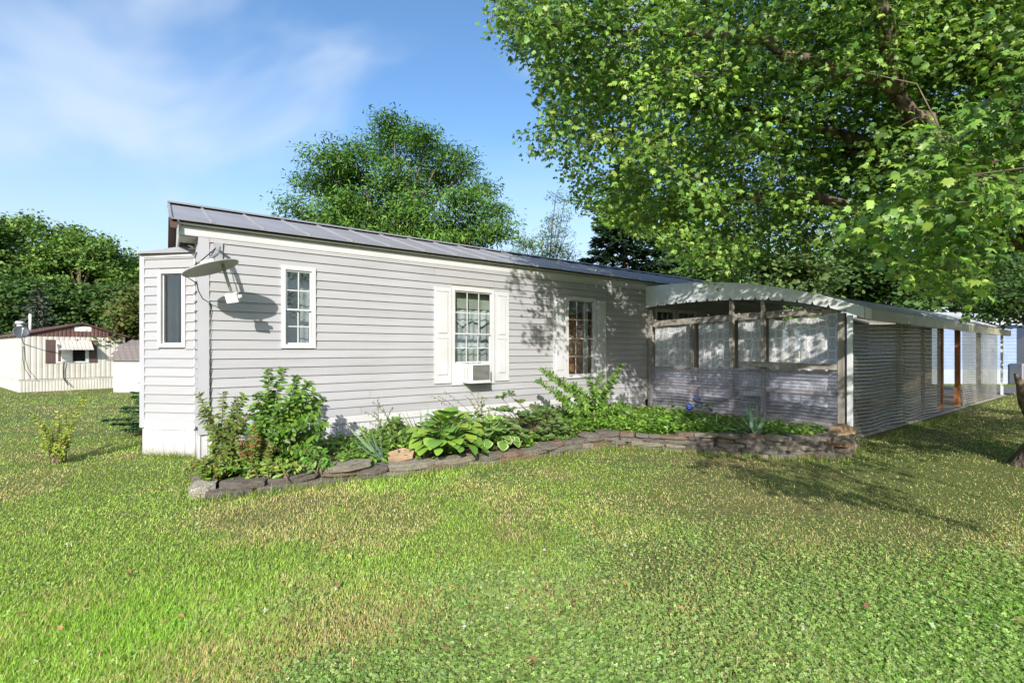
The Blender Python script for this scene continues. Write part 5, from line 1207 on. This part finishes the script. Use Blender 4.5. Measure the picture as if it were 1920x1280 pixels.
m1 = MB(); ribbed(m1, 0, NW, TW+.003, TW+.02, .16, y=-.005, topf=gf); m1.obj('gable', M['brown_metal'], tr_)
def slab(mb, a, b, c, d, th): mb.hexa([Vector(a), Vector(b), Vector(c), Vector(d)] + [Vector(q)+Vector((0,0,th)) for q in (a,b,c,d)])
m1 = MB(); slab(m1, (-.18,-.15,TW+.0),(apx,-.15,PK-.02),(apx,13.2,PK-.02),(-.18,13.2,TW+.0),.07); m1.obj('roof', M['brown_metal'], tr_)
m1 = MB(); slab(m1, (apx+.002,-.15,PK-.02),(NW+.15,-.15,TW+.0),(NW+.15,13.2,TW+.0),(apx+.002,13.2,PK-.02),.07); m1.obj('roof', M['brown_metal'], tr_)
MB().box((apx-.30,-.035,PK-.42),(apx+.38,-.024,PK-.16)).obj('gable_vent', M['plastic'], tr_)
def npx(px): return (px-36)/(233-36)*NW
for a, b_ in ((80, 97), (160, 175)):
    o = MB().box((npx(a), -.05, 1.42), (npx(b_), -.0185, 2.62)).obj('shutter', M['shutter_b'], tr_)
    MB().box((npx(a)+.05, -.056, 1.5), (npx(b_)-.05, -.0505, 1.98)).obj('panel', M['shutter_b'], o); MB().box((npx(a)+.05, -.056, 2.06), (npx(b_)-.05, -.0505, 2.54)).obj('panel', M['shutter_b'], o)
wf = MB().box((npx(98), -.045, 1.42), (npx(159), -.0185, 2.5)).obj('window', M['plastic'], tr_)
MB().box((npx(129), -.05, 1.5), (npx(152), -.0455, 2.1)).obj('pane', M['dark'], wf); MB().box((npx(102), -.05, 1.5), (npx(107), -.0455, 2.1)).obj('pane', M['shutter_b'], wf)
MB().box((npx(108), -.13, 1.52), (npx(127), -.0455, 2.0)).obj('air_unit', M['plastic'], tr_)
m1 = MB()
for k in range(9):
    a = npx(98)+(npx(164)-npx(98))*k/9; b_ = npx(98)+(npx(164)-npx(98))*(k+1)/9 - .015
    m1.hexa([(a,-.62,2.10),(b_,-.62,2.10),(b_,-.02,2.58),(a,-.02,2.58),(a,-.62,2.12),(b_,-.62,2.12),(b_,-.02,2.60),(a,-.02,2.60)])
m1.obj('awning', M['cream_metal'], tr_)
MB().tube([(npx(112),-.1,1.45),(npx(111),-.08,1.1),(npx(112),-.07,.6),(npx(120),-.15,.25)], .022, 6).obj('drain_hose', M['cable'], tr_)
MB().tube([(npx(62),1.2,2.9),(npx(62),1.2,3.95)], .06, 10).obj('vent_pipe', M['plastic'], tr_)
o = MB().tube([(npx(48),1.8,2.8),(npx(48),1.8,3.45)], .12, 10).obj('roof_vent', M['plastic'], tr_); MB().tube([(npx(48),1.8,3.451),(npx(48),1.8,3.58)], [.2,.17], 10).obj('vent_cap', M['plastic'], o)
# its dish
db = Vector((na.x, na.y, G0)) + nd*.12 + Vector((nd.y, -nd.x, 0))*.05 + Vector((0,0,2.4))
M['dish_dark'] = mat('dark_dish_paint', (.10,.11,.13), None, 4, .5)
nd_ = thing('satellite_dish', 'small dark satellite dish at the corner of the neighbouring trailer', 'satellite dish', db)
cc = U(40, 622, 22.6) - db; ax = Vector((.75, -.55, .35)).normalized()
q_ = ax.to_track_quat('Z', 'Y').to_matrix().to_4x4(); q_.translation = cc
MB().lathe([(.001,-.06),(.12,-.05),(.24,-.02),(.30,.02),(.30,.03),(.24,-.008),(.12,-.038),(.001,-.048)], 24, q_).obj('reflector', M['dish_dark'], nd_)
MB().tube([cc - ax*.05, cc*.5 + Vector((0,0,-.05)), Vector((0,.03,0))], .025, 8).obj('mast', M['metal'], nd_); MB().tube([cc - Vector((0,0,.28)), cc + ax*.45 - Vector((0,0,.05))], .018, 6).obj('feed_arm', M['plastic'], nd_)
MB().tube([cc + ax*.42 - Vector((0,0,.08)), cc + ax*.5 - Vector((0,0,.02))], .04, 8).obj('feed_horn', M['plastic'], nd_)
MB().tube([Vector((0,0,-.1)), Vector((.02,-.03,-.7)), Vector((.1,-.02,-1.2)), Vector((.3,.1,-1.7))], .012, 5).obj('cable', M['cable'], nd_)
# shed
sa = Vector((U(213, 0, 23.3).x, 23.3, -.60)); shd = thing('shed', 'white shed with brown shingled roof between trailer and bay', 'shed', sa, -.10)
MB().box((0, 0, .05), (3.2, 3, 1.58)).obj('wall', M['shedwall'], shd); MB().box((-.01, -.01, -.2), (3.21, 3.01, .0495)).obj('footing', M['concrete'], shd)
slope = [(-.10, 1.56), (.62, 2.10), (1.6, 2.46), (2.6, 2.10), (3.3, 1.56)]
kx = 0
rsq = random.Random(4)
shm = MB().box((-.165, -.004, 0), (.165, .008, .20)).mesh('shingle', M['shingle'])
# gambrel seen from its eave side: courses of shingles stepping back and up
course = 0; yb, zb_ = -.14, 1.55
while zb_ < 2.5 and course < 12:
    steep = .16 if zb_ < 2.15 else .075
    for k in range(10):
        o = link('shingle', shm, None, shd, (-.1 + k*.34 + (course % 2)*.17 + max(0, (zb_-1.55))*.9*(0), yb, zb_)); o.rotation_euler = (-.75 if zb_ < 2.15 else -1.15, 0, 0); o.scale = (1, 1, 1.25)
    yb += .12 if zb_ < 2.15 else .17; zb_ += steep * .9; course += 1
m1 = MB(); slab(m1, (-.15,-.12,1.54),(3.35,-.12,1.54),(3.35,.55,2.14),(-.15,.55,2.14),.02); slab(m1, (-.15,.551,2.14),(3.35,.551,2.14),(3.35,1.5,2.5),(-.15,1.5,2.5),.02); slab(m1, (-.15,1.501,2.5),(3.35,1.501,2.5),(3.35,3.1,1.54),(-.15,3.1,1.54),.02); m1.obj('roof', M['shingle'], shd)
MB().box((.02,.02,1.581),(3.18,2.4,1.62)).obj('roof_deck', M['shingle'], shd)
# houses beyond the lane
M['blue'] = mat('blue_siding', (.26,.34,.52), (.22,.29,.46), 2, .6); M['blue_l'] = mat('pale_blue_skirt', (.40,.46,.56), None, 2, .6)
bh = thing('blue_house', 'long blue sided house seen through the carport opening', 'house', (15.4, 20.6, -.1), .03)
zz = .75
while zz < 2.62: MB().prism_x([(0,zz),(-.02,zz),(-.003,zz+.148),(0,zz+.148)], 0, 6.6).obj('siding_plank', M['blue'], bh); zz += .15
MB().box((.0, .001, .0), (6.6, 4.2, 2.7)).obj('wall', M['blue'], bh); MB().box((-.01, -.015, -.2), (6.61, .0, .745)).obj('skirting', M['blue_l'], bh)
m1 = MB(); slab(m1, (-.2,-.3,2.66),(6.8,-.3,2.66),(6.8,2.1,3.3),(-.2,2.1,3.3),.08); slab(m1, (-.2,2.101,3.3),(6.8,2.101,3.3),(6.8,4.5,2.66),(-.2,4.5,2.66),.08); m1.obj('roof', M['white'], bh)
wh = thing('white_house', 'white house in dappled shade beyond the lane at the right edge', 'house', (23.2, 20.9, -.1), .02)
MB().box((0, 0, -.1), (9, 5, 2.7)).obj('wall', M['shedwall'], wh); m1 = MB(); slab(m1, (-.2,-.3,2.68),(9.2,-.3,2.68),(9.2,2.5,3.5),(-.2,2.5,3.5),.08); m1.obj('roof', M['roof'], wh)
o = MB().box((.8,-.03,1.0),(1.7,-.001,2.2)).obj('window', M['white'], wh); MB().box((.87,-.036,1.07),(1.63,-.031,2.13)).obj('pane', M['dark'], o)
hp = thing('heat_pump', 'dark grey boxy heat pump unit standing before the white house', 'heat pump', (21.6, 20.2, -.1), .0)
MB().box((0,0,.05),(1.1,.5,1.0)).obj('casing', M['roof'], hp)
for k in range(9): MB().box((.06,-.02,.12+k*.09),(1.04,-.001,.155+k*.09)).obj('louver', M['grille'], hp)

# ------------------------------------------------------------------ lawn: blades and clover (uncountable)
def lawn_points(n, y0, y1, pw):
    u_ = RNG.random(n); Y = (y0**(1-pw) + u_*(y1**(1-pw) - y0**(1-pw)))**(1/(1-pw)); X = RNG.uniform(-1.13, 1.13, n)*Y
    return X, Y
WLx = np.array([p[0] for p in WALL]); WLy = np.array([p[1] for p in WALL])
def on_lawn(X, Y):
    t, s = ts(X, Y); inh = (t > -.02) & (t < LEN) & (s > -.02) & (s < WID)
    inb = (t > -.68) & (t <= 0) & (s > .62 + np.clip(-t,0,.61) - .0) & (s < 3.6)
    inc = (t > 9.0) & (t < 9.02+CL) & (s > -4.5) & (s <= 0)
    yw = np.interp(X, WLx[1:], WLy[1:]); bed = (X > -3.2) & (X < 5.35) & (Y > yw - .12) & (s < 0) & (t < 9.05); bed &= (t > .1)
    rd = (X > 13) & (Y > 15.8) & (Y < 19.5)
    return ~(inh | inb | inc | bed | rd)
def patches(X, Y):
    dry = .6*fbm(X*.9+3, Y*.9, 5, 4) + .4*fbm(X*2.1+8, Y*2.1, 65, 3); lush = fbm(X*.55+20, Y*.55+7, 11, 3); clov = fbm(X*.45+2, Y*.7+30, 17, 3)*.75 + .25*fbm(X*2.3, Y*2.3, 61, 3)
    for (bx, by, br, ba) in [(2.65,4.4,.8,.20),(1.36,5.06,.7,.14),(.30,3.05,.6,.16),(2.9,3.75,.55,.16),(5.2,5.4,1.2,.22),(3.9,4.9,.8,.18),(-1.6,4.7,.5,.12),(-.9,3.9,.4,.10),(-2.5,4.3,.4,.16),(-5.5,9.5,1.6,.12)]: dry = dry + ba*np.exp(-(((X-bx)/1.5)**2 + (Y-by)**2)/(br*br))
    # worn ground toward the big maple
    dry = dry + .19*smooth01((X-.2)/3.5)*smooth01((Y-2.9)/2.0) + .10*smooth01((-X-1.2)/2)*smooth01((Y-4.0)/1)*smooth01((6.2-Y)/1)
    clov = clov + .20*smooth01((4.6-Y)/2.4)*smooth01((X+1.2)/1.5)*smooth01((3.3-X)/1.2)
    lush = lush + .22*smooth01((-X-.6)/1.2)*smooth01((3.4-Y)/1.0)
    return dry, lush, clov
X, Y = lawn_points(520000, 1.9, 30, 2.0); k = on_lawn(X, Y); X, Y = X[k], Y[k]
dry, lush, clov = patches(X, Y)
k = (RNG.random(len(X)) > np.clip((dry-.62)*3.2, 0, .72)) & ~((clov > .60) & (RNG.random(len(X)) < .55)); X, Y, dry, lush, clov = X[k], Y[k], dry[k], lush[k], clov[k]; n = len(X)
hgt = (.010 + .017*RNG.random(n))*(1 + 1.1*np.clip((lush-.50)*2.2, 0, 1)) * (1 + .25*smooth01((Y-6)/8)); tall = RNG.random(n) < .01; hgt[tall] *= 1.9
wid = np.maximum(.0038, Y*.00105)*RNG.uniform(.7, 1.4, n)
cg = rand_col(n, [(.26,.40,.055),(.31,.45,.07),(.21,.35,.05),(.39,.51,.10)], .2)
cy = rand_col(n, [(.52,.43,.19),(.42,.40,.14),(.58,.47,.24)], .2); cb = rand_col(n, [(.26,.38,.11),(.31,.42,.14),(.38,.46,.20)], .2)
cl_ = rand_col(n, [(.27,.46,.055),(.32,.50,.07)], .15)
wy = np.clip((dry-.49)*4.2, 0.07, .80)[:, None] > RNG.random((n, 1)); wl = np.clip((lush-.52)*3, 0, .8)[:, None] > RNG.random((n, 1)); wb = np.clip((clov-.50)*5, .05, .8)[:, None] > RNG.random((n, 1))
C = np.where(wb, cb, cg); C = np.where(wl, cl_, C); C = np.where(wy, cy, C)
C = C*np.clip(.90 + .70*fbm(X*1.3+50, Y*1.3, 81, 4) + .15*(fbm(X*5, Y*5, 85, 2)-.5), .7, 1.7)[:, None]
an = RNG.uniform(0, 2*np.pi, n); lean = RNG.uniform(.4, 1.9, n); ax = np.stack([np.cos(an)*lean, np.sin(an)*lean, np.ones(n)], 1); up = np.stack([-np.cos(an), -np.sin(an), lean], 1)*-1
Pz = gz(X, Y)
o = scatter('lawn_grass', M['grassm'], T_BLADE, np.stack([X, Y, Pz-.003], 1), ax, -up, hgt*np.sqrt(1+lean**2)*.85, C, width=wid)
tag(o, 'mown patchy lawn grass with dry yellow spots', 'grass', kind='stuff')
X, Y = lawn_points(150000, 1.9, 9, 1.8); k = on_lawn(X, Y); X, Y = X[k], Y[k]; dry, lush, clov = patches(X, Y)
br_ = smooth01((X-1.4)/1.9)*smooth01((3.9-Y)/1.7)*smooth01((fbm(X*1.4, Y*1.4, 44)-.2)/.5)
k = RNG.random(len(X)) < np.clip((clov-.46)*4.5, .05, 1)*np.clip(1.3-(dry-.5)*3, .1, 1) + br_*.8; X, Y, br_ = X[k], Y[k], br_[k]; n = len(X)
an = RNG.uniform(0, 2*np.pi, n); ax = np.stack([np.cos(an), np.sin(an), RNG.normal(0,.25,n)], 1)
sz = RNG.uniform(.011, .021, n)*(1 + .9*br_*(RNG.random(n) < .5))
C = rand_col(n, [(.29,.43,.10),(.34,.48,.13),(.24,.38,.085),(.42,.52,.20)], .2); C2 = rand_col(n, [(.19,.36,.06),(.25,.42,.08)], .2); C = np.where((br_*.9 > RNG.random(n))[:, None], C2, C)
o = scatter('clover', M['grassm'], T_CLOVER, np.stack([X, Y, gz(X, Y) + RNG.uniform(.008, .035, n)], 1), ax, np.tile((0,-.1,1.), (n,1)) + RNG.normal(0,.35,(n,3)), sz, C)
tag(o, 'clover and small broad leaved weeds among the grass', 'clover', kind='stuff')
# clover blossoms and fallen leaves
n = 16; X, Y = lawn_points(n*2, 2.4, 8, 1.2); k = on_lawn(X, Y) & (np.abs(X) < 4); X, Y = X[k], Y[k]
Pq = []; 
for x, y in zip(X, Y):
    for _ in range(14): d = rdir(1)[0]*.006; Pq.append((x+d[0], y+d[1], float(gz(x, y))+.045+d[2]))
Pq = np.array(Pq); m_ = len(Pq)
o = scatter('clover_blossom', M['grassm'], T_QUAD, Pq, rdir(m_), rdir(m_), .010, rand_col(m_, [(.7,.7,.62),(.75,.68,.64)], .1)); tag(o, 'scattered tiny white clover blossoms in the lawn', 'clover blossom', kind='stuff')
n = 70; X, Y = lawn_points(n*2, 2.2, 8, 1.1); k = on_lawn(X, Y); X, Y = X[k], Y[k]; n = len(X)
o = scatter('fallen_leaf_litter', M['grassm'], T_OV, np.stack([X, Y, gz(X, Y)+.025], 1), rdir(n)*np.array([1,1,.2]), np.tile((0,0,1.), (n,1))+RNG.normal(0,.3,(n,3)), RNG.uniform(.03,.06,n), rand_col(n, [(.36,.20,.09),(.28,.17,.09),(.45,.30,.12)], .2)); tag(o, 'scattered brown fallen leaves on the lawn', 'leaf litter', kind='stuff')
# tall grass tufts against stones, bay and posts
tuft = []
for d in np.arange(.1, TOT, .05):
    x, y, a_, _ = wall_at(d); 
    for _ in range(5): o_ = RNG.uniform(.10, .30); tuft.append((x + math.sin(a_)*o_ + RNG.normal(0,.05), y - math.cos(a_)*o_ + RNG.normal(0,.05)))
for t in np.arange(-.66, .05, .02):
    for _ in range(4): p = H(t + RNG.normal(0,.02), (.55 - t if t < 0 else 0) - .06 - abs(RNG.normal(0,.08))); tuft.append((p.x, p.y))
for t in np.arange(9.0, 14.3, .05):
    for _ in range(3): p = H(t, -4.55 - abs(RNG.normal(0,.12))); tuft.append((p.x, p.y))
tuft = np.array(tuft); m_ = len(tuft); sel = RNG.random(m_) < .75; tuft = np.repeat(tuft[sel], 4, axis=0) + RNG.normal(0,.025,(int(sel.sum())*4,2)); n = len(tuft)
an = RNG.uniform(0, 2*np.pi, n); lean = RNG.uniform(.1,.8,n); ax = np.stack([np.cos(an)*lean, np.sin(an)*lean, np.ones(n)], 1); up = np.stack([np.cos(an), np.sin(an), -lean], 1)
o = scatter('edge_grass', M['grassm'], T_BLADE, np.concatenate([tuft, gz(tuft[:,0],tuft[:,1])[:,None]-.004], 1), ax, up, RNG.uniform(.05,.15,n)*(1-.3*lean), rand_col(n, [(.19,.29,.05),(.23,.34,.06),(.40,.36,.15),(.15,.24,.045)], .2), width=.0065)
tag(o, 'longer untrimmed grass along the stones and skirting', 'grass', kind='stuff')
